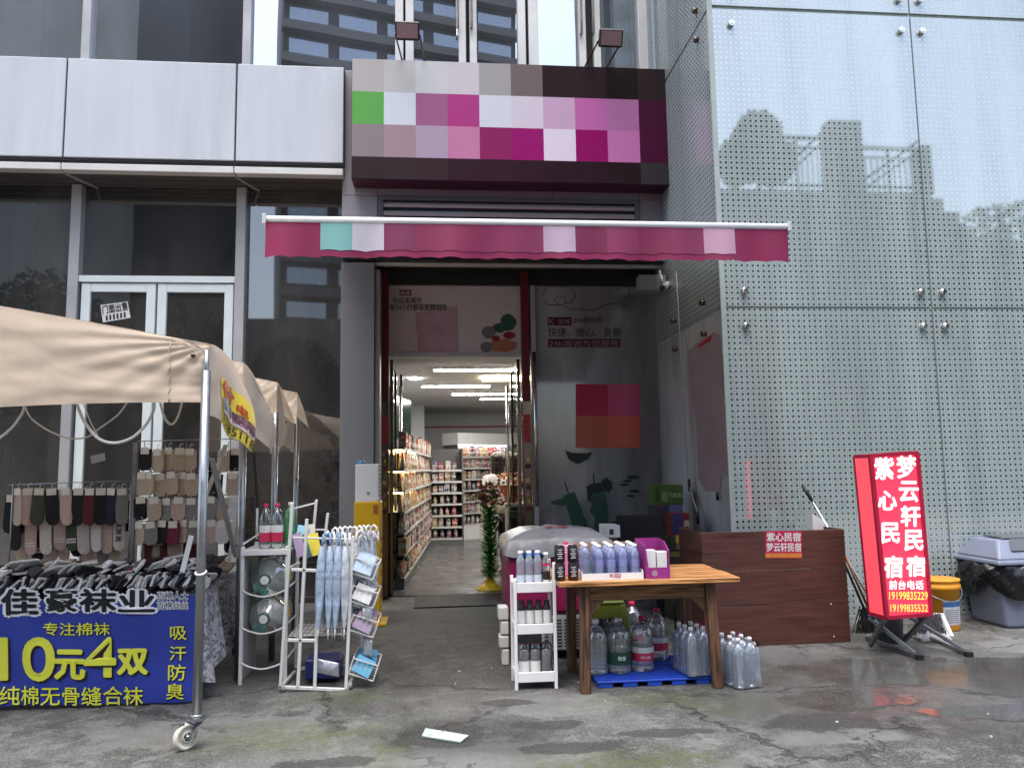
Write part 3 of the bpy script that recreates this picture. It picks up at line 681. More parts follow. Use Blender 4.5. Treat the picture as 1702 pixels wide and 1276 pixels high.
def tower(name, label, x0, x1, Yr, depth, h, bands, mw_, mwin, rz=0, fl=3.0):
    t = thing(name, label, 'building', ((x0+x1)/2, Yr, 0)); w = x1-x0
    MB().bb(x0, x1, Yr-depth, Yr, 0, h).build('wall', mw_, t)
    if bands:
        z = 8.0
        while z < h-2:
            nb_ = max(2, int(w/4.2))
            for i in range(nb_):
                xx0 = x0+w*i/nb_+.5; xx1 = x0+w*(i+1)/nb_-.5
                MB().bb(xx0, xx1, Yr+.002, Yr+.05, z+1.0, z+2.4).build('window', mwin, t)
            MB().bb(x0-.15, x1+.15, Yr+.01, Yr+.9, z-.25, z+.55).build('balcony_band', M_conc, t)
            z += fl
    t.rotation_euler = (0, 0, rz); return t
def MU(x, Yv): q = P(x, 50, Yv); return q.x
tower('apartment_tower', 'tall dark apartment tower with pale balcony bands across the street', MU(475, 70), MU(868, 70), 2*YU-70, 14, 58, True, M_concd, M_twin, R(-14))
tower('office_block', 'plain dark tower seen mirrored in the upper left window', MU(150, 62), MU(318, 62), 2*YU-62, 14, 60, False, M_concd, M_twin, R(4))
tower('concrete_block', 'grey concrete block seen mirrored at the far upper left', MU(-420, 45), MU(160, 52), 2*YU-45, 14, 40, False, mat('grey render', (.42, .42, .39), .8, 0, .35, .15), M_twin, 0)
tower('corner_block', 'dark corner block beyond the apartment tower', MU(1005, 66), MU(1085, 66), 2*YU-66, 14, 70, False, M_concd, M_twin, 0)
for k_, (x, y, zc_, rad) in enumerate(((-9.5, -10.5, 5.5, (2.2, 1.6, 2.4)), (-5.2, -9.8, 4.6, (1.7, 1.5, 1.9)), (-14, -10, 6.2, (2.4, 1.8, 2.8)))):
    t = thing('street_tree', ['middle leafy tree across the street mirrored in the left windows', 'right leafy tree across the street mirrored in the left windows', 'left leafy tree across the street mirrored in the left windows'][k_], 'tree', (x, y, 0)); leafmass((x, y, zc_), rad, 2400, .19, 50+k_).build('crown', M_leafd, t); MB().tube([(x, y, 0), (x+.1, y, zc_*.5), (x, y, zc_)], [.2, .16, .07], 8).build('trunk', mat('bark', (.06, .045, .035), .9), t)
tower('old_row_house', 'low dark old house row across the street', -26, MU(700, 32), -13, 9, 7.8, False, mat('old wall', (.17, .145, .12), .85, 0, .6, .5), M_twin, 0)
# ------------------------------------------------------------------ shop interior
def struct(mb, name, m): return tag(mb.build(name, m), kind='structure')
IX0, IX1, IY1, ZC = -.92, 5.2, 19.5, 2.93
struct(MB().bb(IX0, IX1, YD+.1, IY1, -.1, .012), 'shop_floor', mat('shop floor', (.085, .085, .09), .25, 0, .1, 2))
struct(MB().bb(IX0, IX1, YD+.12, IY1, ZC, ZC+.1), 'shop_ceiling', mat('shop ceiling', (.72, .70, .68), .8, 0, .03))
wl_ = mat('shop wall', (.62, .64, .66), .6, 0, .05)
struct(MB().bb(IX0-.1, IX0, YD+.21, IY1, 0, ZC), 'shop_wall_left', wl_)
struct(MB().bb(IX1, IX1+.1, YD+.12, IY1, 0, ZC), 'shop_wall_right', wl_)
struct(MB().bb(IX0, IX1, IY1, IY1+.1, 0, ZC), 'shop_wall_back', wl_)
struct(MB().bb(XR-.005, IX1, YD+.12, YD+.2, 0, ZC), 'shop_wall_front', wl_)
struct(MB().bb(IX0, XR, YD+.13, YD+.2, ZC+.1, 4.0), 'bulkhead', mat('bulkhead', (.2, .19, .19), .8))
mst = mat('magenta stripe', (.35, .02, .12), .5)
struct(MB().bb(IX0+.001, IX0+.006, 11, IY1, 2.56, 2.60), 'wall_stripe', mst); struct(MB().bb(IX0, IX1, IY1-.006, IY1-.001, 2.56, 2.60), 'wall_stripe', mst)
struct(MB().bb(IX0+.0, IX0+.65, 17.2, 17.7, 0, ZC), 'pillar', wl_)
o = MB().bb(Xd(690), Xd(832), YD-.75, YD+.08, .001, .014).build('door_mat', mat('rubber mat', (.012, .012, .013), .8, 0, .2, 20, .5, 90), None, (.3, YD-.3, 0), bevel=.004); tag(o, 'black rubber mat lying across the shop threshold', 'mat')
M_lamp = mat('ceiling lamp', (1, .97, .92), .5, emit=22.0, var=0)
for k, (x0, x1, y, d, lab) in enumerate(((720, 858, 612, .16, 'nearest long ceiling lamp inside the shop'), (700, 815, 640, .16, 'second long ceiling lamp from the shop door'), (750, 856, 653, .16, 'third long ceiling lamp from the shop door'), (797, 870, 661, .15, 'farthest long ceiling lamp inside the shop'))):
    a, c = G(x0, y, ZC), G(x1, y, ZC); t = thing('ceiling_light', lab, 'lamp', ((a.x+c.x)/2, a.y, ZC), 'long lamps in the shop ceiling')
    MB().bb(a.x, c.x, a.y-d/2-.02, a.y+d/2+.02, ZC-.025, ZC-.002).build('casing', M_white, t); MB().bb(a.x+.02, c.x-.02, a.y-d/2, a.y+d/2, ZC-.032, ZC-.0255).build('diffuser', M_lamp, t)
a = G(840, 627, ZC); t = thing('ceiling_light', 'warm soft ceiling lamp on the right inside the shop', 'lamp', a); MB().bb(a.x-.35, a.x+1.4, a.y-.25, a.y+.25, ZC-.03, ZC-.002).build('diffuser', mat('warm lamp', (1, .82, .5), .5, emit=7.0, var=0), t)
for px, py, lab in ((690, 628, 'round downlight in the shop ceiling near the left wall'), (915, 596, 'round downlight in the shop ceiling behind the grey pane')):
    a = G(px, py, ZC); o = MB().cyl((a.x, a.y, ZC-.02), (a.x, a.y, ZC-.002), .09, n=16).build('downlight', M_lamp, None, (a.x, a.y, ZC)); tag(o, lab, 'lamp')
a = PX(664, 628, -.80); t = thing('wall_screen', 'black flat screen mounted high inside the shop on the left', 'screen', (-.62, 11.6, 1.95))
MB().box((-.52, 11.6, 2.28), (.06, .95, .62), R(-12)).build('casing', M_black, t, bevel=.01); MB().box((-.488, 11.607, 2.28), (.004, .9, .57), R(-12)).build('display', mat('screen glass', (.015, .03, .03), .12, 0, 0), t); MB().bar((-.52, 11.6, 2.55), (-.52, 11.6, ZC), .04).build('hanger', M_black, t)
# products: simple packs sharing meshes, each its own object
def pack_material(name, rough):
    m, t, n, l, b, out = nt(name); e = E(t); o = e.obj(); oi = n.new('ShaderNodeObjectInfo')
    rv = n.new('ShaderNodeVectorMath'); rv.operation = 'MULTIPLY_ADD'; l.new(o, rv.inputs[0]); rv.inputs[1].default_value = (1, 1, 1); cb = n.new('ShaderNodeCombineXYZ')
    for i in range(3): l.new(e.op('MULTIPLY', oi.outputs['Random'], 7.+i), cb.inputs[i])
    l.new(cb.outputs[0], rv.inputs[2]); v = rv.outputs[0]; x, y, z = e.xyz(o)
    c = e.mix(e.mr(e.noise(v, 22, 2, .5, .5), .54, .58, 0, .75), oi.outputs['Color'], (.62, .6, .55)); c = e.mix(e.mr(e.noise(v, 34, 3, .6, .8), .56, .60, 0, .8), c, (.03, .025, .025))
    c = e.mix(e.mr(e.noise(v, 15, 1), .60, .63, 0, .8), c, (.45, .06, .05))
    bd = e.op('MULTIPLY', e.mr(z, .058, .062), e.mr(z, .098, .102, 1, 0)); c = e.mix(e.op('MULTIPLY', bd, .5), c, (.6, .58, .52))
    l.new(c, b.inputs['Base Color']); b.inputs['Roughness'].default_value = rough; l.new(e.bump(e.noise(v, 30, 3), .4, .01), b.inputs['Normal']); return m
M_pack = pack_material('printed pack', .45); M_plas = pack_material('glossy pack', .2)
def pack_mesh(kind):
    m = MB()
    if kind == 0: m.bb(-.045, .045, -.04, .04, 0, .17)
    elif kind == 1: m.lathe([(.034, 0), (.036, .01), (.036, .11), (.03, .13), (.012, .15), (.012, .18)], 8)
    else: m.hexa([V(-.05, -.03, 0), V(.05, -.03, 0), V(.05, .03, 0), V(-.05, .03, 0)], [V(-.06, -.004, .19), V(.06, -.004, .19), V(.06, .004, .19), V(-.06, .004, .19)]); 
    o = m.build('product', [M_pack, M_pack, M_plas][kind]); me = o.data; bpy.data.objects.remove(o); return me
PM = [pack_mesh(k) for k in range(3)]; PN = ['product_box', 'product_bottle', 'snack_bag']
PAL = [(.42, .38, .33), (.30, .17, .09), (.32, .05, .05), (.40, .28, .09), (.12, .16, .07), (.10, .09, .2), (.25, .22, .22), (.05, .045, .045), (.45, .43, .41), (.2, .12, .17), (.34, .22, .15), (.12, .18, .2)]
rp = random.Random(3)
def prod(kind, p, rz, label, group, pal=PAL, s=1.):
    o = bpy.data.objects.new(PN[kind], PM[kind]); C.objects.link(o); o.location = p; o.rotation_euler = (0, 0, rz+rp.uniform(-.15, .15)); k = s*rp.uniform(.8, 1.1); o.scale = (k, k, k*rp.uniform(.8, 1.2))
    o.color = (*rp.choice(pal), 1); tag(o, label, ['box', 'bottle', 'snack bag'][kind], group)
M_shelf = mat('shelf grey', (.10, .10, .105), .5); M_edge = mat('price edge', (.5, .5, .5), .4)
warm = mat('warm shelf strip', (1, .75, .35), .5, emit=5.0, var=0)
sh = thing('wall_shelving', 'long product shelving along the left shop wall', 'shelf', (-.42, 10.15, 0)); SHA = -math.atan(.30/5.85)
def shp(x, y, z): return V(-.42, 10.15, 0)+Matrix.Rotation(SHA, 3, 'Z') @ V(x+.42, y-10.15, z)
MB().bb(-.90, -.86, 10.15, 16.0, 0, 2.1).build('back_panel', M_shelf, sh); MB().bb(-.86, -.42, 10.15, 16.0, .0, .12).build('plinth', M_shelf, sh)
zsh = [.13, .42, .69, .96, 1.23, 1.50, 1.78]
kinds = ['lowest', 'second lowest', 'third', 'fourth', 'fifth', 'sixth', 'top']
for i, z in enumerate(zsh):
    MB().bb(-.86, -.42, 10.15, 16.0, z, z+.02).build('shelf_board', M_shelf, sh); MB().bb(-.419, -.412, 10.15, 16.0, z-.012, z+.028).build('price_rail', M_edge, sh)
    if i in (4, 5, 6): MB().bb(-.6, -.45, 10.2, 12.4, z-.014, z-.003).build('shelf_lamp', warm, sh)
    y = 10.22; pal = PAL if i < 3 else [(.5, .33, .12), (.55, .42, .2), (.4, .22, .08), (.25, .18, .3), (.5, .45, .35), (.2, .25, .08)] if i < 6 else PAL
    kd = [1, 0, 2, 2, 2, 2, 0][i]
    while y < 15.9:
        prod(kd, shp(-.46+rp.uniform(-.02, .02), y, z+.022), R(90)+SHA, '%s on the %s shelf of the left shop wall' % (['packaged box', 'small bottle', 'snack bag'][kd], kinds[i]), 'goods on the left wall shelving', pal, 1.25)
        y += rp.uniform(.125, .17)
sh.rotation_euler = (0, 0, SHA)
def shelf_unit(name, label, c, w, h, rz, n, header, gname, zn=7):
    t = thing(name, label, 'shelf', c); c = Vector(c); rot = Matrix.Rotation(rz, 3, 'Z'); B = lambda x, y, z: c+rot @ V(x, y, z)
    def bx(x0, x1, y0, y1, z0, z1, nm, mm): MB().box(B((x0+x1)/2, (y0+y1)/2, (z0+z1)/2), (x1-x0, y1-y0, z1-z0), rz).build(nm, mm, t)
    bx(-w/2, w/2, .38, .42, 0, h, 'back_panel', M_shelf); bx(-w/2-.03, -w/2, -.06, .42, 0, h, 'end_panel', mat('end panel', (.10, .085, .075), .15, 0, .3, 3)); bx(w/2, w/2+.03, -.06, .42, 0, h, 'end_panel', M_shelf)
    bx(-w/2, w/2, -.06, .38, 0, .30 if header else .1, 'plinth', M_white if header else M_shelf)
    if header: bx(-w/2-.06, w/2+.06, -.12, .42, h, h+.26, 'header', M_white); bx(-w/2, w/2, -.04, .0, h-.02, h-.004, 'header_lamp', mat('case lamp', (1, 1, 1), .5, emit=6, var=0))
    for i in range(zn):
        z = (.32 if header else .12)+i*(h-.35)/zn
        bx(-w/2, w/2, -.05, .38, z, z+.02, 'shelf_board', M_shelf); bx(-w/2, w/2, -.058, -.051, z-.015, z+.025, 'price_rail', M_edge)
        x = -w/2+.07; kd = rp.choice([0, 1, 2])
        while x < w/2-.05:
            prod(kd, B(x, .02, z+.022), rz, '%s on shelf %s of the %s' % (['packaged box', 'small bottle', 'snack bag'][kd], ['one', 'two', 'three', 'four', 'five', 'six', 'seven'][i]+' from the floor', gname), 'goods on the '+gname, PAL, 1.15); x += rp.uniform(.11, .15)
shelf_unit('end_shelving', 'dark product shelving across the back left of the shop', (.20, 16.1, 0), .62, 1.95, 0, 6, False, 'back shelving')
shelf_unit('display_cabinet', 'white topped display cabinet in the middle of the shop', (1.02, 17.4, 0), 1.5, 2.05, R(38), 6, True, 'display cabinet')
# flower stand
fb = V(.66, 9.95, .012); fl = thing('flower_stand', 'leafy green column of flowers on a yellow cone base in the doorway', 'flower stand', fb)
MB().lathe([(.17, 0), (.17, .015), (.09, .06), (.03, .14), (.02, .16)], 18, fb).build('base', mat('yellow plastic', (.75, .52, .02), .3), fl)
MB().cyl(fb+V(0, 0, .15), fb+V(.0, 0, 1.02), .03, n=8).build('stem', mat('stem green', (.04, .12, .02), .6), fl)
rr = random.Random(5); lv = MB()
for k in range(1100):
    z = .14+.88*rr.random(); a = rr.uniform(0, 6.28); r = rr.uniform(.03, .10); p = fb+V(math.cos(a)*r, math.sin(a)*r, z); d = V(math.cos(a), math.sin(a), rr.uniform(-.3, .8)).normalized()*.06; s_ = V(-math.sin(a), math.cos(a), 0)*.02
    lv.quad(p-d*.3, p+s_+d*.3, p+d, p-s_+d*.3)
lv.build('leaves', mat('stand leaf', (.06, .26, .04), .5, 0, .4, 12), fl)
fm = [mat('flower pink', (.45, .1, .18), .6), mat('flower white', (.35, .22, .06), .6), mat('flower green', (.10, .16, .05), .6), mat('flower rose', (.5, .1, .18), .6)]
for k in range(80):
    a = rr.uniform(0, 6.28); r = rr.uniform(.03, .22); p = fb+V(math.cos(a)*r, math.sin(a)*r*.7, 1.02+.26*rr.random()*(1.2-r*2)); q = MB(); s_ = rr.uniform(.03, .055)
    for j in range(5):
        b_ = 2*math.pi*j/5; d = V(math.cos(b_), math.sin(b_), .5)*s_; n_ = V(-math.sin(b_), math.cos(b_), 0)*s_*.5; q.quad(p, p+d*.6+n_, p+d+V(0, 0, s_*.4), p+d*.6-n_)
    q.build('flower', fm[2 if k % 3 == 0 else k % 4], fl)
# counter, bouquet, people
ct = thing('cash_counter', 'pale cash counter with dark front beyond the shop door', 'counter', (1.5, 10.6, 0))
MB().bb(.90, 2.6, 10.4, 10.95, 1.0, 1.05).build('top', M_white, ct, bevel=.006); MB().bb(.94, 2.55, 10.45, 10.9, .012, 1.0).build('front', mat('counter grey', (.30, .31, .30), .5), ct); MB().bb(.98, 2.5, 10.44, 10.447, .35, .86).build('panel', mat('counter panel', (.04, .06, .05), .3), ct)
bq = V(.98, 10.6, 1.05); bo = thing('bouquet', 'orange paper wrapped bouquet of flowers on the cash counter', 'bouquet', bq)
MB().lathe([(.05, 0), (.07, .08), (.16, .24)], 9, bq, cap=False).build('wrapping', mat('orange wrap', (.55, .16, .05), .5, 0, .2, 10), bo)
for k in range(34):
    a = rr.uniform(0, 6.28); r = rr.uniform(0, .19); MB().ball(bq+V(math.cos(a)*r, math.sin(a)*r, .26+.14*rr.random()), rr.uniform(.018, .03), 6, 4).build('blossom', [mat('blossom orange', (.6, .15, .04), .6), mat('blossom red', (.5, .05, .08), .6), mat('blossom cream', (.5, .3, .12), .6), fm[2]][k % 4], bo)
M_skin = mat('skin', (.45, .28, .2), .5); M_hair = mat('hair', (.012, .010, .010), .35)
def person(loc, rz, label, shirt, h=1.66, arm=0):
    loc = Vector(loc); rot = Matrix.Rotation(rz, 3, 'Z'); s = h/1.66
    def skinmesh(name, pts, edges, m, parent=None, sub=2, root=0):
        me = bpy.data.meshes.new(name); me.from_pydata([rot @ (V(*p[:3])*s) for p in pts], edges, []); me.materials.append(m)
        o = bpy.data.objects.new(name, me); C.objects.link(o); o.modifiers.new('skin', 'SKIN'); sv = me.skin_vertices[0].data
        for i, p in enumerate(pts): sv[i].radius = (p[3]*s, (p[4] if len(p) > 4 else p[3])*s); sv[i].use_root = (i == root)
        sb = o.modifiers.new('sub', 'SUBSURF'); sb.levels = sub; sb.render_levels = sub
        for pol in me.polygons: pol.use_smooth = True
        o.modifiers['skin'].use_smooth_shade = True
        if parent: o.parent = parent
        else: o.location = loc
        return o
    pts = [(0, 0, .92, .13, .10), (0, 0, 1.12, .11, .09), (0, 0, 1.32, .14, .09), (0, .0, 1.41, .05), (0, -.01, 1.47, .045), (0, -.02, 1.53, .075, .085), (0, -.02, 1.60, .07, .08)]
    ed = [(0, 1), (1, 2), (2, 3), (3, 4), (4, 5), (5, 6)]
    for sd in (-1, 1):
        i = len(pts); pts += [(sd*.09, 0, .86, .085), (sd*.10, -.01, .48, .055), (sd*.10, .02, .07, .035), (sd*.10, -.12, .03, .035)]; ed += [(0, i), (i, i+1), (i+1, i+2), (i+2, i+3)]
        i = len(pts); pts += [(sd*.17, 0, 1.33, .05), (sd*.22, .02, 1.08, .038), (sd*.18, -.18, 1.06, .03), (sd*.17, -.25, 1.06, .028)]; ed += [(2, i), (i, i+1), (i+1, i+2), (i+2, i+3)]
    body = skinmesh('person', pts, ed, M_skin); tag(body, label, 'person')
    sp_ = [(0, 0, .80, .16, .12), (0, 0, .95, .155, .12), (0, 0, 1.12, .135, .11), (0, 0, 1.31, .16, .11), (0, 0, 1.40, .065)]; se = [(0, 1), (1, 2), (2, 3), (3, 4)]
    for sd in (-1, 1):
        i = len(sp_); sp_ += [(sd*.18, 0, 1.33, .065), (sd*.22, .02, 1.12, .052)]; se += [(3, i), (i, i+1)]
    skinmesh('shirt', sp_, se, shirt, body)
    skinmesh('trousers', [(0, 0, .90, .145, .115), (.09, 0, .8, .1), (.10, -.01, .48, .07), (.10, .02, .12, .05), (-.09, 0, .8, .1), (-.10, -.01, .48, .07), (-.10, .02, .12, .05)], [(0, 1), (1, 2), (2, 3), (0, 4), (4, 5), (5, 6)], mat('trousers', (.03, .03, .04), .8), body)
    hb = MB(); hb.ball((0, .005, 1.60*s), (.095*s, .105*s, .095*s), 14, 9); hb.ball((0, .05*s, 1.48*s), (.09*s, .055*s, .15*s), 12, 8); hb.ball((.075*s, .02*s, 1.50*s), (.025*s, .05*s, .12*s), 8, 6); hb.ball((-.075*s, .02*s, 1.50*s), (.025*s, .05*s, .12*s), 8, 6)
    hb.v = [rot @ v for v in hb.v]; hb.build('hair', M_hair).parent = body
    return body
person((.86, 11.25, .012), R(-150), 'person with long dark hair in a white top at the cash counter', mat('white shirt', (.6, .58, .56), .8), 1.70)
person((1.10, 11.5, .012), R(-165), 'dark haired person in a dark patterned top behind the cash counter', mat('dark shirt', (.12, .11, .13), .8, 0, .5, 20), 1.72)
# ------------------------------------------------------------------ bottles, cans
M_clear = thin_glass('clear plastic', (.86, .90, .91), .12, .04, .10)
M_clearb = thin_glass('blue clear plastic', (.50, .56, .90), .14, .05, .30)
M_cleari = thin_glass('icy clear plastic', (.78, .86, .95), .12, .06, .22)
M_thin = thin_glass('thin clear plastic', (.90, .95, .93), .10, .05)
M_greenb = thin_glass('green bottle plastic', (.12, .55, .22), .08, .05, .35)
M_capw = mat('white cap', (.75, .75, .74), .4); M_capr = mat('red cap', (.55, .02, .08), .4); M_capg = mat('green cap', (.02, .12, .06), .4)
M_labr = mat('red label', (.55, .03, .09), .35); M_labg = mat('green label', (.01, .06, .035), .35); M_labw = mat('white label', (.7, .7, .69), .4); M_labb = mat('black label', (.02, .02, .022), .4)
def bottle(h, r, body, bands, cap, ribs=0, n=18, neck=.30, sq=0):
    t = thing('water_bottle', 'bottle', 'bottle')
    pr = [(r*.86, 0), (r*.98, h*.02), (r, h*.05)]
    z0, z1 = h*.06, h*.60
    if ribs:
        for i in range(ribs): z = z0+(z1-z0)*(i+.5)/ribs; dz = (z1-z0)/ribs/2; pr += [(r, z-dz*.6), (r*.955, z), (r, z+dz*.6)]
    pr += [(r, h*.62), (r*.985, h*.68), (r*.88, h*.75), (r*.66, h*.82), (r*neck*1.15, h*.885), (r*neck, h*.90), (r*neck, h*.93)]
    MB().lathe(pr, n, sq=sq).build('body', body, t)
    c = MB().lathe([(r*neck*1.25, h*.925), (r*neck*1.28, h*.93), (r*neck*1.22, h*.995), (r*neck*1.0, h)], 14).build('cap', cap, t)
    for a, b_, mm in bands: MB().lathe([(r*1.008, h*a), (r*1.012, h*a+.002), (r*1.012, h*b_-.002), (r*1.008, h*b_)], n, cap=False, sq=sq).build('label', mm, t)
    return t
def can(h, r, body, band=None):
    t = thing('drink_can', 'can', 'can'); MB().lathe([(r*.8, 0), (r, h*.06), (r, h*.9), (r*.84, h*.97), (r*.86, h), (r*.80, h), (r*.78, h*.97)], 18).build('body', body, t)
    MB().cyl((0, 0, h*.975), (0, 0, h*.978), r*.79, n=14).build('lid', M_chrome, t)
    if band: MB().lathe([(r*1.006, h*band[0]), (r*1.006, h*band[1])], 18, cap=False).build('label', band[2], t)
    return t

# ------------------------------------------------------------------ wooden table
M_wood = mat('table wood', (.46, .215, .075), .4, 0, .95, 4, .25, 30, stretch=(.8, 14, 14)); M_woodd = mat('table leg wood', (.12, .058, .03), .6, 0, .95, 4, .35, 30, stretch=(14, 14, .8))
TX0, TX1, TY0, TY1, TZ = .81, 2.06, 5.24, 6.02, .745
tb = thing('wooden_table', 'rough brown wooden table standing under the awning', 'table', ((TX0+TX1)/2, (TY0+TY1)/2, 0))
for i in range(4):
    y0 = TY0+i*(TY1-TY0)/4; jit = [.0, .012, -.006, .01][i]
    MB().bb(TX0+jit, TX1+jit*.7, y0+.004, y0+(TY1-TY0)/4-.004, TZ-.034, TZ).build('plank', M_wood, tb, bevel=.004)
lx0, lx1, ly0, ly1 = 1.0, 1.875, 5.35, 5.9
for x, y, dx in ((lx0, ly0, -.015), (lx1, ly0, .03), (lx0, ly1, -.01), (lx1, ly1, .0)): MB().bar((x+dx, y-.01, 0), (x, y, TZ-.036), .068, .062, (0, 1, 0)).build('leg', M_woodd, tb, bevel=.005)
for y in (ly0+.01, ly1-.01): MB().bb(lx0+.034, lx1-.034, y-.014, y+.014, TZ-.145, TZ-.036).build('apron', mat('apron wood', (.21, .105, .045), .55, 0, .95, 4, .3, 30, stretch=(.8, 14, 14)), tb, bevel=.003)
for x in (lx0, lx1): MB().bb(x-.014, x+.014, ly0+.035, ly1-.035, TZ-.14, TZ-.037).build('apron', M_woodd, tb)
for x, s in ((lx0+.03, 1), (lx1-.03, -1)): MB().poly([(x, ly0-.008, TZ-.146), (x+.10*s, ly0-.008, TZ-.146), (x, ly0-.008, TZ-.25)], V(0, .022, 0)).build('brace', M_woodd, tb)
# goods on the table
cn = can(.118, .036, mat('black can', (.018, .016, .017), .3, .2, .2, 20)); z0 = TZ
k = 0
for px in (931, 953):
    x = P(px, 950, 5.32).x
    for lv_ in (0, 1):
        o = place(cn, (x, 5.33, z0+.119*lv_), R(20*k), '%s black drink can stacked at the %s front corner of the table' % (['lower', 'upper'][lv_], 'left' if px < 940 else 'near left'), 'black cans on the wooden table'); k += 1
for o in list(C.objects):
    if o.name.startswith('drink_can') and o.parent is None and 'black' in o['label']:
        b_ = MB(); s_ = o.location
        for j in range(5):
            zz = s_.z+.03+.014*j; w_ = [.02, .014, .024, .012, .018][j]; b_.poly([(s_.x-w_, s_.y-.0368, zz), (s_.x+w_*.8, s_.y-.0368, zz+.003), (s_.x+w_*.7, s_.y-.0368, zz+.009), (s_.x-w_*.9, s_.y-.0368, zz+.007)])
        b_.v = [Matrix.Rotation(-o.rotation_euler.z, 3, 'Z') @ (v-s_)+s_ for v in b_.v]
        b_.build('print_mark', mat('pale print on can', (.5, .48, .5), .4), o)
# tray of bottles
ty0, ty1 = 5.29, 5.66; tx0, tx1 = P(967, 955, 5.3).x, P(1069, 955, 5.3).x
tr = thing('bottle_tray', 'white cardboard tray of bottled water with a small magenta logo', 'tray', ((tx0+tx1)/2, 5.45, TZ))
q = MB(); q.bb(tx0, tx1, ty0, ty1, TZ+.001, TZ+.006); q.build('base', M_white, tr)
MB().bb(tx0, tx1, ty0, ty0+.006, TZ+.006, TZ+.045).build('front_flap', M_white, tr); MB().bb(tx0, tx0+.006, ty0+.007, ty1-.007, TZ+.006, TZ+.06).build('side_flap', M_white, tr); MB().bb(tx1-.006, tx1, ty0+.007, ty1-.007, TZ+.006, TZ+.06).build('side_flap', M_white, tr)
MB().bb(tx0, tx1, ty1-.006, ty1, TZ+.006, TZ+.22).build('back_flap', mat('kraft', (.35, .22, .15), .8), tr)
MB().bb(tx0+.002, tx0+.075, ty0+.012, ty0+.016, TZ+.01, TZ+.19).build('wrap', M_thin, tr)
fn = pxfn(1014, 1032, 953, 959, ty0-.002); MB().poly([fn(.42, 0), fn(1, 0), fn(1, 1), fn(.42, 1)]).build('logo_plate', mat('logo magenta', (.4, .01, .14), .4), tr)
MB().text('K', lambda u, v: fn(u*.36, v), 0, .03).text('凯辉', lambda u, v: fn(.47+u*.48, .15+v*.7)+V(0, -.002, 0), 1, .01).build('logo_lettering', [mat('logo magenta', (.4, .01, .14), .4), M_white], tr)
bt = bottle(.225, .0325, M_clearb, [(.34, .56, thin_glass('blue film', (.42, .46, .85), .08, .1, .45))], M_capw, 4, 14, .40)
n_ = 0
rowl = ['front', 'second', 'third', 'back']; cl_ = ['leftmost', 'second', 'middle', 'fourth', 'rightmost']
for r_ in range(4):
    for c_ in range(5):
        if c_ == 0 and r_ == 0: continue
        x = tx0+.045+c_*(tx1-tx0-.09)/4+.004*r_; y = ty0+.05+r_*.078
        place(bt, (x, y, TZ+.007), rp.uniform(0, 6), 'blue tinted water bottle with white cap, %s in the %s row of the tray' % (cl_[c_], rowl[r_]), 'water bottles in the tray')
# purple box with cartons
bx0, bx1 = P(1073, 955, 5.3).x, P(1113, 955, 5.3).x
pb = thing('purple_box', 'torn purple display box at the right of the bottle tray', 'box', ((bx0+bx1)/2, 5.42, TZ)); M_pur = mat('purple card', (.28, .03, .20), .5, 0, .1, 8)
MB().bb(bx0, bx1, 5.285, 5.29, TZ+.001, TZ+.075).build('front', M_pur, pb); MB().bb(bx0, bx1, 5.56, 5.565, TZ+.001, TZ+.25).build('back', M_pur, pb)
for x in (bx0, bx1-.005): MB().poly([(x, 5.291, TZ+.001), (x, 5.559, TZ+.001), (x, 5.559, TZ+.25), (x, 5.40, TZ+.24), (x, 5.291, TZ+.19 if x > bx0 else TZ+.22)], V(.005, 0, 0)).build('side', M_pur, pb)
MB().bb(bx0+.006, bx1-.006, 5.291, 5.559, TZ+.001, TZ+.006).build('base', M_pur, pb); w2 = (bx1-bx0)
MB().poly([(bx0+.02, 5.2895, TZ+.076), (bx0+.005, 5.287, TZ+.20), (bx0+.006, 5.2895, TZ+.076)], V(0, .003, 0)).build('torn_flap', M_pur, pb)
cc = V(bx0+w2*.36, 5.2835, TZ+.037)
MB().add([cc+V(math.cos(a*.393)*r_, 0, math.sin(a*.393)*r_) for r_ in (.015, .018) for a in range(16)], [(i, (i+1) % 16, 16+(i+1) % 16, 16+i) for i in range(16)]).text('高', lambda u, v: cc+V(-.009+.018*u, 0, -.009+.018*v)).build('emblem', M_labw, pb)
for i, x in enumerate((bx0+.008, bx0+w2*.52)):
    o = MB().bb(x, x+w2*.42, 5.31, 5.38, TZ+.0075, TZ+.19-.012*i).build('milk_carton', M_labw, None, (x+w2*.2, 5.34, TZ+.0075), bevel=.003); tag(o, '%s white carton inside the torn purple box' % ['left', 'right'][i], 'carton', 'cartons in the purple box')
a = P(940, 903, 5.6); t = thing('pink_box', 'small pink box behind the black cans on the table', 'box', (a.x, 5.6, TZ)); MB().bb(a.x-.075, a.x+.075, 5.54, 5.64, TZ+.001, TZ+.17).build('body', mat('pink card', (.65, .2, .35), .5), t, bevel=.004); MB().bb(a.x-.06, a.x+.06, 5.55, 5.63, TZ+.171, TZ+.215).build('lid', mat('pale pink card', (.75, .4, .5), .5), t, bevel=.004); MB().ball((a.x, 5.59, TZ+.225), (.02, .02, .012), 8, 5).build('knob', M_capr, t)
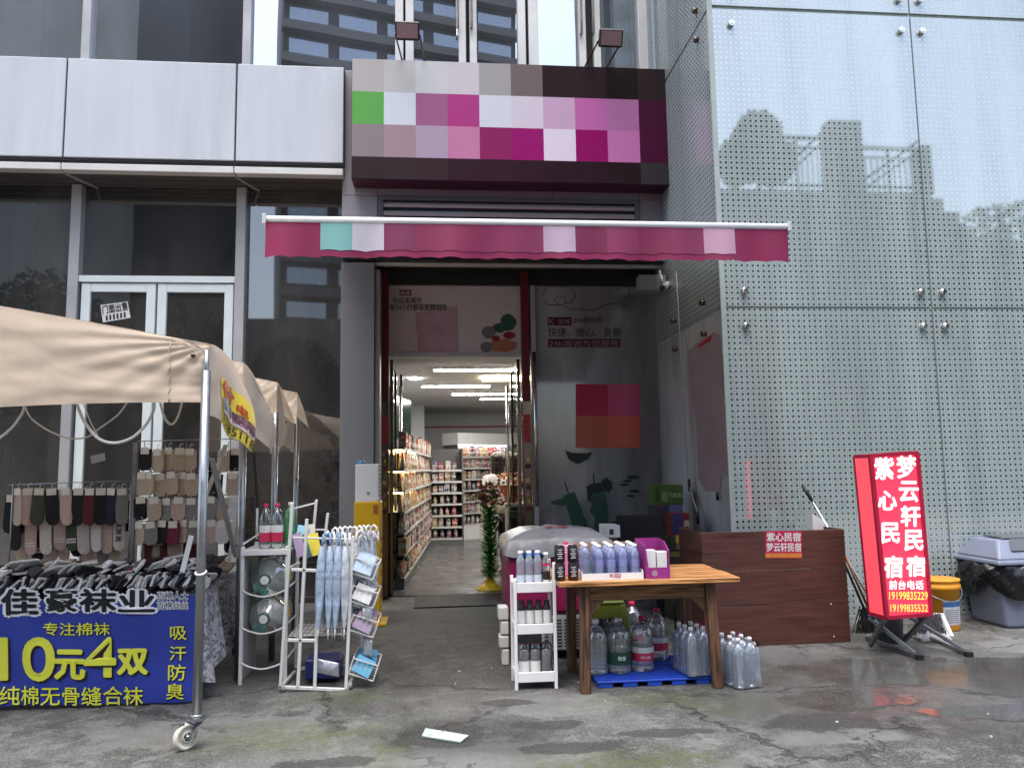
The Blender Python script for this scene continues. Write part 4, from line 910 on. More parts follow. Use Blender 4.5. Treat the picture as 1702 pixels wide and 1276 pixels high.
# ------------------------------------------------------------------ below the table
pal_ = thing('blue_pallet', 'flat blue plastic pallet lying below the wooden table', 'pallet', (1.5, 5.75, 0)); M_blue = mat('blue plastic', (.015, .06, .42), .4, 0, .12, 6)
pl0 = G(988, 1137); pl1 = G(1180, 1128)
MB().bb(pl0.x, 1.98, 5.43, 6.1, .032, .045).build('deck', M_blue, pal_, bevel=.003)
for i in range(14): MB().bb(pl0.x+.01, 1.97, 5.45+i*.046, 5.45+i*.046+.026, .0455, .050).build('deck_rib', M_blue, pal_)
for i in range(6): x = pl0.x+.01+i*.172; MB().bb(x, x+.1, 5.435, 6.095, 0, .0315).build('foot', M_blue, pal_, bevel=.003)
b5r = bottle(.375, .080, M_clear, [(.20, .34, M_labr), (.345, .45, M_labw)], M_capr, 5, 22, .26)
b5g = bottle(.375, .082, M_clear, [(.17, .40, M_labg)], M_capw, 4, 22, .26)
b5p = bottle(.375, .080, M_clear, [], M_capw, 7, 22, .26)
def handle(t, col=M_black):
    h = .375; MB().tube([(.026*math.cos(a), -.02-.035*abs(math.sin(a/2)), h*.92+.012*math.sin(a)) for a in [i*.35 for i in range(19)]], .004, 5).build('carry_handle', col, t)
for t in (b5r, b5g, b5p): handle(t)
zb = .051
def gz(px, py): q = G(px, py, zb); return (q.x, q.y, zb)
place(b5p, gz(992, 1118), 1, 'large unlabelled ribbed water bottle behind the left table leg', 'large water bottles below the table')
place(b5g, gz(1030, 1116), 0, 'large water bottle with dark green label below the table', 'large water bottles below the table')
place(b5r, gz(1069, 1112), 0, 'large water bottle with red label, front one below the table', 'large water bottles below the table')
place(b5r, gz(1094, 1094), .6, 'large water bottle with red label, rear one on the right below the table', 'large water bottles below the table')
place(b5r, gz(1052, 1078), .9, 'large red capped water bottle at the back between the others', 'large water bottles below the table')
place(b5g, gz(1018, 1082), .9, 'large green label water bottle at the back near the olive stool', 'large water bottles below the table')
q = b5g.location
MB().text('怡宝', lambda u, v: V(-.028+.056*u, -.0865+.010*abs(u-.5), .098+.028*v)+Vector(q), 0, .03).build('lettering', M_labw, b5g)
q = b5r.location
MB().text('农夫山泉', lambda u, v: V(-.035+.07*u, -.0855+.014*abs(u-.5), .092+.02*v)+Vector(q), 0, .02).build('lettering', M_labw, b5r)
# shrink wrapped packs
def pack(c, rz, label):
    c = Vector(c); t = thing('bottle_pack', label, 'bottle pack', c, 'wrapped bottle packs'); h, r = .33, .045; rot = Matrix.Rotation(rz, 3, 'Z')
    for i in (-.5, .5):
        for j in (-1, 0, 1):
            p = c+rot @ V(i*.094, j*.094, .0); pr = [(r*.85, .002), (r, .02)]
            for z in [.04+.028*k for k in range(7)]: pr += [(r, z-.008), (r*.95, z), (r, z+.008)]
            pr += [(r, h*.70), (r*.85, h*.78), (r*.45, h*.87), (r*.30, h*.9), (r*.30, h*.93)]
            MB().lathe(pr, 12, p).build('bottle', M_cleari, t); MB().lathe([(r*.36, h*.92), (r*.36, h*.99), (r*.3, h)], 10, p).build('cap', M_capw, t)
    w, d = .098, .146; wr = []
    lo = [c+rot @ V(x, y, .01) for x, y in ((-w, -d), (w, -d), (w, d), (-w, d))]; hi = [c+rot @ V(x*.9, y*.92, h*.80) for x, y in ((-w, -d), (w, -d), (w, d), (-w, d))]
    wm = MB()
    def side(a0, a1, b0, b1, sd):
        rr_ = random.Random(sd); wm.grid(lambda u, v: (a0+(a1-a0)*u)*(1-v)+(b0+(b1-b0)*u)*v+V(rr_.uniform(-.005, .005), rr_.uniform(-.005, .005), 0), 6, 6)
    for i in range(4): side(lo[i], lo[(i+1) % 4], hi[i], hi[(i+1) % 4], i)
    wm.poly([hi[1], hi[2], hi[2]+V(.03, 0, .06), hi[1]+V(.02, 0, .03)])
    wm.build('shrink_wrap', thin_glass('shrink wrap', (.93, .96, .99), .10, .08, .10), t)
pack((1.80, 5.56, .051), R(8), 'wrapped pack of water bottles standing left of the right table leg'); pack((2.065, 5.40, .0), R(14), 'wrapped pack of water bottles right of the table leg on the ground')
# olive stool
st = thing('plastic_stool', 'olive green plastic stool pushed below the table', 'stool', (1.32, 6.3, 0)); M_ol = mat('olive plastic', (.16, .20, .02), .4)
MB().bb(1.17, 1.47, 6.15, 6.45, .43, .46).build('seat', M_ol, st, bevel=.01)
for sx, sy in ((-1, -1), (1, -1), (1, 1), (-1, 1)): MB().bar((1.32+sx*.18, 6.3+sy*.18, 0), (1.32+sx*.13, 6.3+sy*.13, .43), .055, .04).build('leg', M_ol, st, bevel=.006)
MB().bb(1.17, 1.47, 6.155, 6.17, .33, .43).build('apron', M_ol, st)
# ------------------------------------------------------------------ chest freezer with cover
fz = thing('chest_freezer', 'magenta and blue chest freezer behind the white rack', 'freezer', (.98, 6.6, 0))
fx0, fx1, fy0, fy1 = .56, 1.42, 6.28, 6.95
MB().bb(fx0, fx1, fy0, fy1, .36, .80).build('body', mat('freezer magenta', (.20, .008, .06), .35), fz, bevel=.02, seg=2)
MB().bb(fx0+.01, fx1-.01, fy0+.01, fy1, .06, .357).build('base', mat('freezer base', (.03, .025, .03), .5), fz)
MB().bb(fx0-.015, fx1+.015, fy0-.02, fy1+.01, .803, .87).build('rim', mat('freezer blue', (.02, .12, .55), .35), fz, bevel=.015, seg=2)
MB().bb(.82, 1.16, fy0-.012, fy0+.008, .08, .34).build('grille_panel', mat('grille grey', (.36, .37, .37), .5), fz)
for i in range(9):
    for j in range(2): MB().bb(.84+j*.16, .98+j*.16, fy0-.015, fy0-.0125, .10+i*.025, .112+i*.025).build('grille_slot', M_gap, fz)
for x in (fx0+.07, fx1-.07): MB().bb(x-.03, x+.03, fy0+.03, fy0+.1, 0, .06).build('foot', M_black, fz)
from mathutils.noise import noise as noise_
def cov(u, v):
    x = fx0-.03+(fx1-fx0+.04)*u; y = fy0-.03+(fy1-fy0+.05)*v
    e = min(u, 1-u, v, 1-v); z = .875+.13*min(1, e*5)**.5*(1-.25*abs(u-.5))+.016*abs(noise_(V(u*5, v*5, 1)))+.018*abs(noise_(V(u*9+v*3, v*11, 4)))+.006*noise_(V(u*26, v*26, 2))
    if e < .001: z -= .05+.03*math.sin(u*19+v*13)
    return V(x, y, z)
cv = MB().grid(cov, 44, 34).build('freezer_cover', mat('grey plastic sheet', (.21, .21, .215), .34, 0, .25, 6, .4, 18), None, (.98, 6.6, .87)); tag(cv, 'crumpled grey plastic cover lying over the chest freezer', 'cover')
MB().text('凯辉', lambda u, v: cov(.42+.2*u, .25+.22*v)+V(0, -.004, .008), 0, .02).build('lettering', mat('faded red', (.35, .08, .09), .6), cv)
fo = thing('foam_box', 'tall white foam box pieces beside the freezer corner', 'foam', (.52, 6.2, 0)); 
for i, (z0, z1, dx) in enumerate(((0, .12, .02), (.13, .22, 0), (.23, .33, .012), (.34, .44, -.005))): MB().bb(.475+dx, .548, 6.16, 6.30, z0+.001, z1).build('foam_block', mat('foam', (.55, .53, .49), .8, 0, .15, 8), fo, bevel=.008)
# ------------------------------------------------------------------ white three tier rack
wr = thing('tier_rack', 'narrow white three tier rack with drinks beside the table', 'rack', (.68, 5.6, 0)); wx0, wx1, wy0, wy1 = .535, .81, 5.48, 5.72
for x, y, h in ((wx0, wy0, .74), (wx1, wy0, .85), (wx0, wy1, .74), (wx1, wy1, .85)): MB().bb(x-.011, x+.011, y-.011, y+.011, 0, h).build('post', M_white, wr, bevel=.003)
tz = [P(888, 1133, 5.48).z, P(888, 1053, 5.48).z, P(888, 984, 5.48).z]
for z in tz:
    MB().bb(wx0+.012, wx1-.012, wy0-.008, wy0+.004, z, z+.068).build('front_board', M_white, wr, bevel=.003); MB().bb(wx0+.012, wx1-.012, wy0+.005, wy1-.005, z+.035, z+.043).build('shelf_board', M_white, wr)
    for x in (wx0, wx1): MB().bb(x-.006, x+.006, wy0+.012, wy1-.012, z+.01, z+.06).build('side_rail', M_white, wr)
    MB().bb(wx0+.012, wx1-.012, wy1-.004, wy1+.006, z, z+.068).build('back_board', M_white, wr)
bw = bottle(.235, .031, M_cleari, [(.12, .3, mat('faint label', (.55, .6, .7), .4))], M_capw, 4, 14, .50)
bk = bottle(.175, .029, M_labb, [(.12, .62, M_labw)], M_labb, 0, 14, .55)
bkr = bottle(.22, .031, M_clear, [(.16, .42, M_labb), (.60, .66, M_capr)], M_capw, 3, 14, .45)
wd_ = ['leftmost', 'second', 'third', 'rightmost']
for i in range(4):
    x = wx0+.048+i*.06
    place(bw if i < 3 else bkr, (x, wy0+.06, tz[2]+.044), i, '%s bottle with white cap on the top tier of the white rack' % wd_[i], 'bottles on the white rack')
    place(bk, (x, wy0+.06, tz[1]+.044), i, '%s black bottle with white label on the middle tier of the white rack' % wd_[i], 'bottles on the white rack')
cg = can(.165, .038, mat('grey can', (.24, .24, .25), .3, .6, .1, 10), (.1, .55, M_labw)); cg2 = can(.165, .038, mat('grey can', (.24, .24, .25), .3, .6, .1, 10))
for i in range(3):
    x = wx0+.062+i*.077
    place(cg if i < 2 else cg2, (x, wy0+.055, tz[0]+.044), i, '%s tall grey can in front on the bottom tier of the white rack' % ['left', 'middle', 'right'][i], 'tall cans on the white rack')
    place(cg2, (x+.012, wy0+.14, tz[0]+.044+.0), i*2, '%s tall grey can at the back of the bottom tier' % ['left', 'middle', 'right'][i], 'tall cans on the white rack', sc=1.12)
# ------------------------------------------------------------------ chair, cartons
chx = 1.98; cy = 7.35
ch = thing('black_chair', 'black padded chair behind the wooden table', 'chair', (chx, cy, 0))
MB().box((chx, cy+.22, .80), (.46, .06, .48), Matrix.Rotation(R(-8), 3, 'X')).build('backrest', mat('black fabric', (.010, .010, .012), .9), ch, bevel=.025, seg=3); MB().box((chx, cy, .46), (.47, .45, .08)).build('seat', mat('black fabric', (.010, .010, .012), .9), ch, bevel=.02, seg=2)
for sx in (-1, 1):
    for sy in (-1, 1): MB().cyl((chx+sx*.2, cy+sy*.19, 0), (chx+sx*.19, cy+sy*.18, .43), .014, n=8).build('leg', M_black, ch)
    MB().bar((chx+sx*.14, cy+.21, .45), (chx+sx*.14, cy+.25, .7), .03).build('back_post', M_black, ch)
def carton(name, label, px0, px1, py0, py1, Y, col, marks, depth=.26, z0=None):
    a = P(px0, py0, Y); c = P(px1, py1, Y); z0 = c.z if z0 is None else z0
    t = thing(name, label, 'carton', ((a.x+c.x)/2, Y, z0)); MB().bb(a.x, c.x, Y, Y+depth, z0, a.z).build('body', col, t, bevel=.004)
    for kind, bx, mm in marks:
        fn = pxfn(*bx, Y-.003)
        if kind is None: MB().poly([fn(0, 0), fn(1, 0), fn(1, 1), fn(0, 1)]).build('printed_field', mm, t)
        else: MB().text(kind, lambda u, v: fn(u, v)+V(0, -.002, 0), 0, .015).build('lettering', mm, t)
    return t
yb = 8.15; M_cgreen = mat('carton green', (.05, .11, .02), .6); M_cdark = mat('carton dark', (.03, .03, .05), .6)
carton('beer_carton', 'green beer carton on top of the carton stack by the side glass', 1087, 1136, 806, 838, yb, M_cgreen, [('TUBORG', (1112, 1134, 819, 826), mat('carton print', (.4, .42, .3), .6)), (None, (1090, 1096, 809, 833), mat('carton dark green', (.02, .05, .01), .6)), (None, (1100, 1110, 817, 833), mat('carton pale green', (.16, .22, .1), .6))])
carton('dark_carton', 'dark blue and red carton below the green beer carton', 1088, 1136, 839, 872, yb, M_cdark, [(None, (1112, 1134, 839, 852), mat('carton blue', (.10, .12, .25), .6)), ('K', (1095, 1103, 840, 845), mat('carton red', (.3, .01, .05), .6))])
carton('lower_carton', 'dark carton at the bottom of the stack behind the chair', 1086, 1138, 873, 960, yb, M_cdark, [], z0=0)
carton('red_carton', 'dark red carton beside the black chair', 1118, 1147, 853, 890, 7.72, mat('carton red dark', (.13, .008, .02), .6), [(None, (1118, 1134, 853, 887), mat('carton navy', (.02, .02, .10), .6)), ('奥', (1136, 1146, 864, 876), mat('carton print', (.4, .42, .3), .6))])
carton('yellow_carton', 'black carton with yellow fruit print below the red carton', 1113, 1144, 891, 935, 7.66, mat('carton black', (.03, .025, .02), .6), [(None, (1123, 1142, 889, 902), mat('carton yellow', (.45, .30, .03), .6)), ('订采啤', (1124, 1143, 904, 912), mat('carton print', (.4, .42, .3), .6)), (None, (1114, 1143, 917, 925), mat('carton olive', (.15, .14, .04), .6))], z0=0)
carton('small_carton', 'small white carton standing behind the freezer cover', 1005, 1031, 873, 893, 7.3, M_labw, [(None, (1013, 1020, 879, 888), M_labb)])
# ------------------------------------------------------------------ brown counter
kx0, kx1, ky = P(1168, 950, 6.48).x, 3.49, 6.48; kz = .945
cw = thing('brown_counter', 'dark brown wood laminate counter in front of the glass wall', 'counter', ((kx0+kx1)/2, ky, 0)); M_bw = mat('brown laminate', (.100, .040, .031), .38, 0, .65, 4, .05, 30, stretch=(.5, .5, 9))
z_ = [.0, .325, .62, kz]
for a, c in zip(z_[:-1], z_[1:]): MB().bb(kx0, kx1, ky, ky+.02, a+.002, c-.002).build('front_board', M_bw, cw, bevel=.002)
MB().bb(kx0, kx0+.02, ky+.021, ky+.62, 0, kz).build('side_panel', M_bw, cw); MB().bb(kx1-.02, kx1, ky+.021, ky+.62, 0, kz).build('side_panel', M_bw, cw); MB().bb(kx0+.02, kx1-.02, ky+.05, ky+.6, .70, .72).build('desk_board', M_bw, cw)
for px, py in ((1381, 1003), (1386, 1057)): a = P(px, py, ky); MB().cyl((a.x, ky-.003, a.z), (a.x, ky, a.z), .006, n=8).build('screw_cap', M_white, cw)
stk = thing('magenta_sticker', 'magenta sticker sign with white characters on the brown counter', 'sign', P(1302, 927, ky)); yk = ky-.003
fn = pxfn(1272, 1333, 882, 927, yk); MB().poly([fn(0, 0), fn(1, 0), fn(1, 1), fn(0, 1)], V(0, .002, 0)).build('sheet', mat('sticker magenta', (.50, .015, .09), .4), stk)
MB().poly([fn(0, 0)+V(0, -.001, 0), fn(1, 0)+V(0, -.001, 0), fn(1, .19)+V(0, -.001, 0), fn(0, .19)+V(0, -.001, 0)]).build('orange_band', mat('sticker orange', (.65, .16, .05), .4), stk)
tx = MB().text('紫心民宿', lambda u, v: fn(.04+.92*u, .62+.32*v)+V(0, -.0025, 0), 0, .03).text('梦云轩民宿', lambda u, v: fn(.03+.94*u, .24+.32*v)+V(0, -.0025, 0), 0, .03); tx.build('lettering', M_labw, stk)
MB().text('电话: 19199835229 19199835532', lambda u, v: fn(.04+.92*u, .05+.10*v)+V(0, -.0025, 0)).build('small_lettering', mat('sticker yellow', (.75, .5, .1), .4), stk)
o = MB(); a = P(1343, 880, 6.9); o.hexa([V(a.x, 6.8, .721), V(a.x+.16, 6.8, .721), V(a.x+.16, 6.95, .721), V(a.x, 6.95, .721)], [V(a.x-.0, 6.8, 1.06), V(a.x+.10, 6.8, 1.0), V(a.x+.10, 6.95, 1.0), V(a.x, 6.95, 1.06)]); oo = o.build('paper_bag', M_labw, None, (a.x+.08, 6.87, .721)); tag(oo, 'crumpled white paper bag behind the brown counter', 'paper bag')
mp = thing('mop', 'mop with black grip and metal handle leaning behind the brown counter', 'mop', (3.55, 6.95, 0)); a, c = P(1334, 806, 7.12), P(1378, 880, 6.98); d = (c-a).normalized(); e_ = a+d*((a.z-.05)/-d.z)
MB().cyl(a, a+d*.16, .017, n=10).build('grip', M_black, mp); MB().cyl(a+d*.16, e_, .011, n=10).build('handle', M_chrome, mp); MB().lathe([(.03, .06), (.07, .03), (.09, -.04)], 10, e_).build('mop_head', mat('mop grey', (.25, .25, .25), .9), mp)
# ------------------------------------------------------------------ brooms by the counter
for (p0, p1, Ya, Yb, mm, lab) in (((1404, 922), (1452, 1030), 6.75, 6.9, mat('broom wood', (.35, .17, .07), .5), 'wooden broom leaning between the counter and the red sign'), ((1404, 936), (1440, 1020), 6.68, 6.85, M_black, 'black handled broom leaning between the counter and the red sign')):
    a, c = P(*p0, Ya), P(*p1, Yb); d = (c-a).normalized(); e_ = a+d*((a.z-.2)/-d.z); t = thing('broom', lab, 'broom', (e_.x, e_.y, 0)); MB().cyl(a, e_, .011, n=8).build('handle', mm, t)
    rr = random.Random(int(p0[1])); br = MB()
    for k in range(90): q = e_+V(rr.uniform(-.05, .05), rr.uniform(-.03, .03), 0); q2 = V(q.x+rr.uniform(-.1, .1), q.y+rr.uniform(-.06, .06), .005); br.bar(q, q2, .004)
    br.build('bristles', mat('bristle dark', (.02, .02, .02), .8), t)
# ------------------------------------------------------------------ red lit sign on a stand
ysg = 5.98
ls = thing('red_light_box', 'leaning red lit sign box with white characters on a metal stand', 'sign', (3.75, 6.1, 0))
TL, TR, BR, BL = P(1447, 758, ysg), P(1524, 752, ysg), P(1547, 1020, ysg-.06), P(1474, 1026, ysg-.06)
dp = V(-.02, .20, 0); tl2, tr2, br2, bl2 = [q+dp for q in (TL, TR, BR, BL)]
M_lr = mat('lit red face', (.90, .045, .095), .3, 0, 0, emit=.15); M_lrs = mat('lit red side', (.90, .075, .10), .3, 0, 0, emit=.20); M_lfr = mat('red sign frame', (.36, .01, .04), .35)
MB().hexa([BL+V(0, .008, 0), BR+V(0, .008, 0), br2, bl2], [TL+V(0, .008, 0), TR+V(0, .008, 0), tr2, tl2]).build('box', M_lfr, ls)
MB().quad(BL, BR, TR, TL).build('front_face', M_lr, ls)
fr = MB()
for a, c in ((TL, TR), (TR, BR), (BR, BL), (BL, TL), (tl2, bl2), (TL, tl2), (BL, bl2), (tr2, br2), (TR, tr2), (BR, br2), (tl2, tr2), (bl2, br2)): fr.bar(a, c, .028)
fr.build('frame', M_lfr, ls)
i_ = .02; MB().quad(*[q+V(-.014, 0, 0) for q in (tl2+(TL-tl2)*.08, TL-(TL-tl2)*.08, BL-(BL-bl2)*.08, bl2+(BL-bl2)*.08)]).build('side_face', M_lrs, ls)
M_lw = mat('lit white letter', (.85, .83, .84), .4, 0, 0, emit=.26); M_ly = mat('lit yellow letter', (.9, .62, .10), .4, 0, 0, emit=.22)
def lf_(x0, x1, y0, y1):
    def f(px, py):
        yy = ysg-.06*(py-755)/268; return P(px, py, yy-.006)
    a, b_, c = f(x0, y1), f(x1, y1), f(x0, y0); return lambda u, v: a+(b_-a)*u+(c-a)*v
chs = [('梦', 1490, 1523, 757, 794), ('云', 1494, 1527, 800, 833), ('轩', 1497, 1530, 841, 874), ('民', 1503, 1535, 881, 914), ('宿', 1506, 1539, 924, 957), ('紫', 1453, 1486, 759, 796), ('心', 1459, 1491, 816, 847), ('民', 1464, 1496, 869, 902), ('宿', 1469, 1501, 924, 959)]
tx = MB()
for c_, a0, a1, b0, b1 in chs: tx.text(c_, lf_(a0+1, a1-1, b0, b1), 0, .035)
tx.text('前台电话', lf_(1478, 1535, 964, 979), 0, .02); tx.build('lettering', M_lw, ls)
tx = MB()
for st_, y0, y1 in (('19199835229', 983, 996), ('19199835532', 1004, 1016)): tx.text(st_, lf_(1478+(y0-983)*.1, 1542, y0, y1), 0, .02)
tx.build('number_lettering', M_ly, ls)
for base, top, brz in (((1441, 1060), BL, (1528, 1092)), ((1522, 1048), BR, (1610, 1087))):
    f0, f1 = G(*base, .018), G(*brz, .018); fr = MB().bar(f0, f1, .034, .03); m_ = f1+(f0-f1)*.52
    fr.bar(V(top.x, m_.y, .034), V(top.x, top.y+.02, top.z), .03); fr.bar(V(f0.x+.12, f0.y-.06, .034), V(top.x-.02, top.y+.19, top.z), .03); fr.bar(f1+(f0-f1)*.08+V(0, 0, .018), V(top.x, m_.y-.01, .26), .026)
    fr.build('stand_leg', M_steel, ls); MB().box(f1, (.05, .045, .04)).build('end_cap', M_black, ls)
a0, a1 = G(1441, 1060, .018), G(1522, 1048, .018); MB().bar(a0+V(.1, -.1, .02), a1+V(.1, -.1, .02), .026).build('cross_bar', M_steel, ls)
o = MB().lathe([(.10, 0), (.12, .28), (.125, .30)], 18, (3.82, 6.45, 0)).build('grey_bin', mat('bin grey', (.12, .12, .13), .5), None, (3.82, 6.45, 0)); tag(o, 'small grey bin standing behind the red sign', 'bin')
# ------------------------------------------------------------------ bucket, dustpan
bc = G(1582, 1050); bc = V(bc.x, bc.y+.16, 0); bu = thing('paint_bucket', 'worn yellow plastic bucket with a paper label beside the red sign', 'bucket', bc); M_by = mat('bucket yellow', (.72, .30, .015), .45, 0, .2, 5, dirt=.5)
MB().lathe([(.155, 0), (.165, .02), (.178, .36), (.19, .365), (.19, .40), (.182, .405), (.182, .43), (.19, .435), (.19, .45)], 30, bc).build('body', M_by, bu)
MB().lathe([(.18, .445), (.17, .452), (.01, .452)], 30, bc).build('lid', mat('bucket lid', (.60, .25, .02), .5, 0, .2, 5, dirt=.4), bu)
def arc(r0, r1, z0, z1, a0, a1): return lambda u, v: bc+V(math.cos(a0+(a1-a0)*u)*(r0+(r1-r0)*v), math.sin(a0+(a1-a0)*u)*(r0+(r1-r0)*v), z0+(z1-z0)*v)
MB().grid(arc(.168, .177, .06, .27, R(248), R(310)), 12, 2).build('label', mat('bucket label', (.55, .58, .6), .5, 0, .25, 18), bu); MB().grid(arc(.1745, .179, .215, .265, R(248), R(310)), 12, 2).build('label_band', mat('label blue', (.06, .16, .38), .5, 0, .3, 25), bu)
for k in range(7): MB().grid(arc(.171+.0009*k, .1715+.0009*k, .08+.018*k, .086+.018*k, R(253), R(303-4*(k % 3))), 8, 1).build('printed_line', mat('label print', (.25, .2, .22), .5), bu)
MB().tube([bc+V(math.cos(a)*.195, math.sin(a)*.195, .39-.12*math.sin((a-R(190))/R(160)*math.pi)) for a in [R(190+8*i) for i in range(21)]], .004, 5).build('wire_handle', M_steel, bu)
dpn = thing('dustpan', 'white dustpan with grey brush leaning below the red sign', 'dustpan', G(1555, 1060)); g0, g1, g2, g3 = G(1530, 1065), G(1583, 1062), G(1566, 1030, .14), G(1528, 1030, .16)
MB().poly([g0, g1, g2, g3], V(0, .004, .012)).build('pan', mat('pan white', (.5, .5, .5), .5), dpn); MB().bar(g0+V(0, .01, .02), g3+V(0, .01, .05), .03).bar(g1+V(0, .01, .02), g2+V(0, .01, .05), .03).bar(g3+V(0, .01, .04), g2+V(0, .01, .04), .05, .03).build('rim', M_white, dpn)
rr = random.Random(11); br = MB()
for k in range(150):
    a = P(1520+rr.uniform(0, 44), 1018+rr.uniform(0, 8), 6.35); b_ = P(1516+rr.uniform(0, 58), 1046+rr.uniform(0, 8), 6.28); br.bar(a, b_, .004)
br.build('brush', mat('brush grey', (.05, .05, .055), .9), dpn)
# ------------------------------------------------------------------ trash can
tc = V(5.42, 6.98, 0); tn = thing('trash_can', 'grey blue swing lid trash can lined with a black bag', 'trash can', tc); M_tg = mat('bin blue grey', (.20, .225, .31), .42, 0, .1, 5)
def fr_(w0, d0, w1, d1, z0, z1, c=tc):
    z0 *= .93; z1 *= .93; return [c+V(x*w0, y*d0, z0) for x, y in ((-.5, -.5), (.5, -.5), (.5, .5), (-.5, .5))], [c+V(x*w1, y*d1, z1) for x, y in ((-.5, -.5), (.5, -.5), (.5, .5), (-.5, .5))]
MB().hexa(*fr_(.60, .46, .70, .54, 0, .58)).build('body', M_tg, tn, bevel=.03, seg=3)
MB().hexa(*fr_(.80, .64, .78, .62, .612, .66)).build('lid_rim', M_tg, tn, bevel=.015, seg=2); MB().hexa(*fr_(.76, .60, .56, .34, .661, .845)).build('lid', M_tg, tn, bevel=.02, seg=2)
sl0, sl1 = fr_(.76, .60, .56, .34, .66, .85)
fq = lambda u, v: (sl0[0]+(sl0[1]-sl0[0])*u)*(1-v)+(sl1[0]+(sl1[1]-sl1[0])*u)*v+V(0, -.012, .008)
MB().hexa([tc+V(-.23, -.17, .791), tc+V(.23, -.17, .791), tc+V(.2, .14, .797), tc+V(-.2, .14, .797)], [tc+V(-.22, -.16, .81), tc+V(.22, -.16, .81), tc+V(.19, .13, .816), tc+V(-.19, .13, .816)]).build('swing_flap', mat('flap grey', (.10, .11, .12), .35), tn, bevel=.006)
MB().poly([fq(.18, .40), fq(.82, .40), fq(.80, .97), fq(.20, .97)]).build('front_plate', mat('flap grey', (.10, .11, .12), .35), tn)
MB().poly([fq(.42, .62)+V(0, -.003, 0), fq(.47, .55)+V(0, -.003, 0), fq(.53, .55)+V(0, -.003, 0), fq(.58, .62)+V(0, -.003, 0), fq(.58, .80)+V(0, -.003, 0), fq(.42, .80)+V(0, -.003, 0)]).build('emblem', M_labw, tn)
rr = random.Random(2); N_ = 72
def bag(u, v):
    a = 2*math.pi*u; ca, sa = math.cos(a), math.sin(a); q = (abs(ca)**4+abs(sa)**4)**.25; ca /= q; sa /= q
    bul = 1+.14*math.sin(math.pi*min(1, v*1.1))**.7+.035*math.sin(a*7+v*5)+.025*math.sin(a*13-v*9)+.02*math.sin(a*23+v*17)
    return tc+V(ca*.385*bul, sa*.305*bul, .578-.28*v-.05*v*(math.sin(a*3+.4)+.5*math.sin(a*5)))
MB().grid(bag, 110, 16).build('bag', mat('black bag', (.008, .008, .009), .22, 0, .1, 6, .8, 14), tn)
# ------------------------------------------------------------------ card in the puddle
q = [G(702, 1219, .012), G(742, 1209, .012), G(782, 1217, .012), G(776, 1224, .012), G(760, 1231, .012)]
q = [G(707, 1209, .012), G(779, 1221, .012), G(765, 1232, .012), G(701, 1222, .012)]
o = MB().poly(q, V(0, 0, -.008)).build('tile_piece', mat('pale tile', (.24, .30, .29), .3, 0, .08, 8), None, G(740, 1220)); tag(o, 'pale broken tile piece lying in the small puddle', 'tile')
rr = random.Random(21)
for k in range(9):
    px, py = rr.uniform(560, 1650), rr.uniform(1110, 1265); a = G(px, py); s_ = rr.uniform(.004, .010)
    o = MB().poly([a+V(math.cos(t*1.05+k)*s_*rr.uniform(.7, 1.3), math.sin(t*1.05+k)*s_*.8, .001) for t in range(6)], V(0, 0, .006)).build('litter_scrap', mat('litter', (.5, .49, .46), .8), None, a); tag(o, 'tiny pale scrap of litter on the wet concrete', 'litter', 'scraps on the ground')
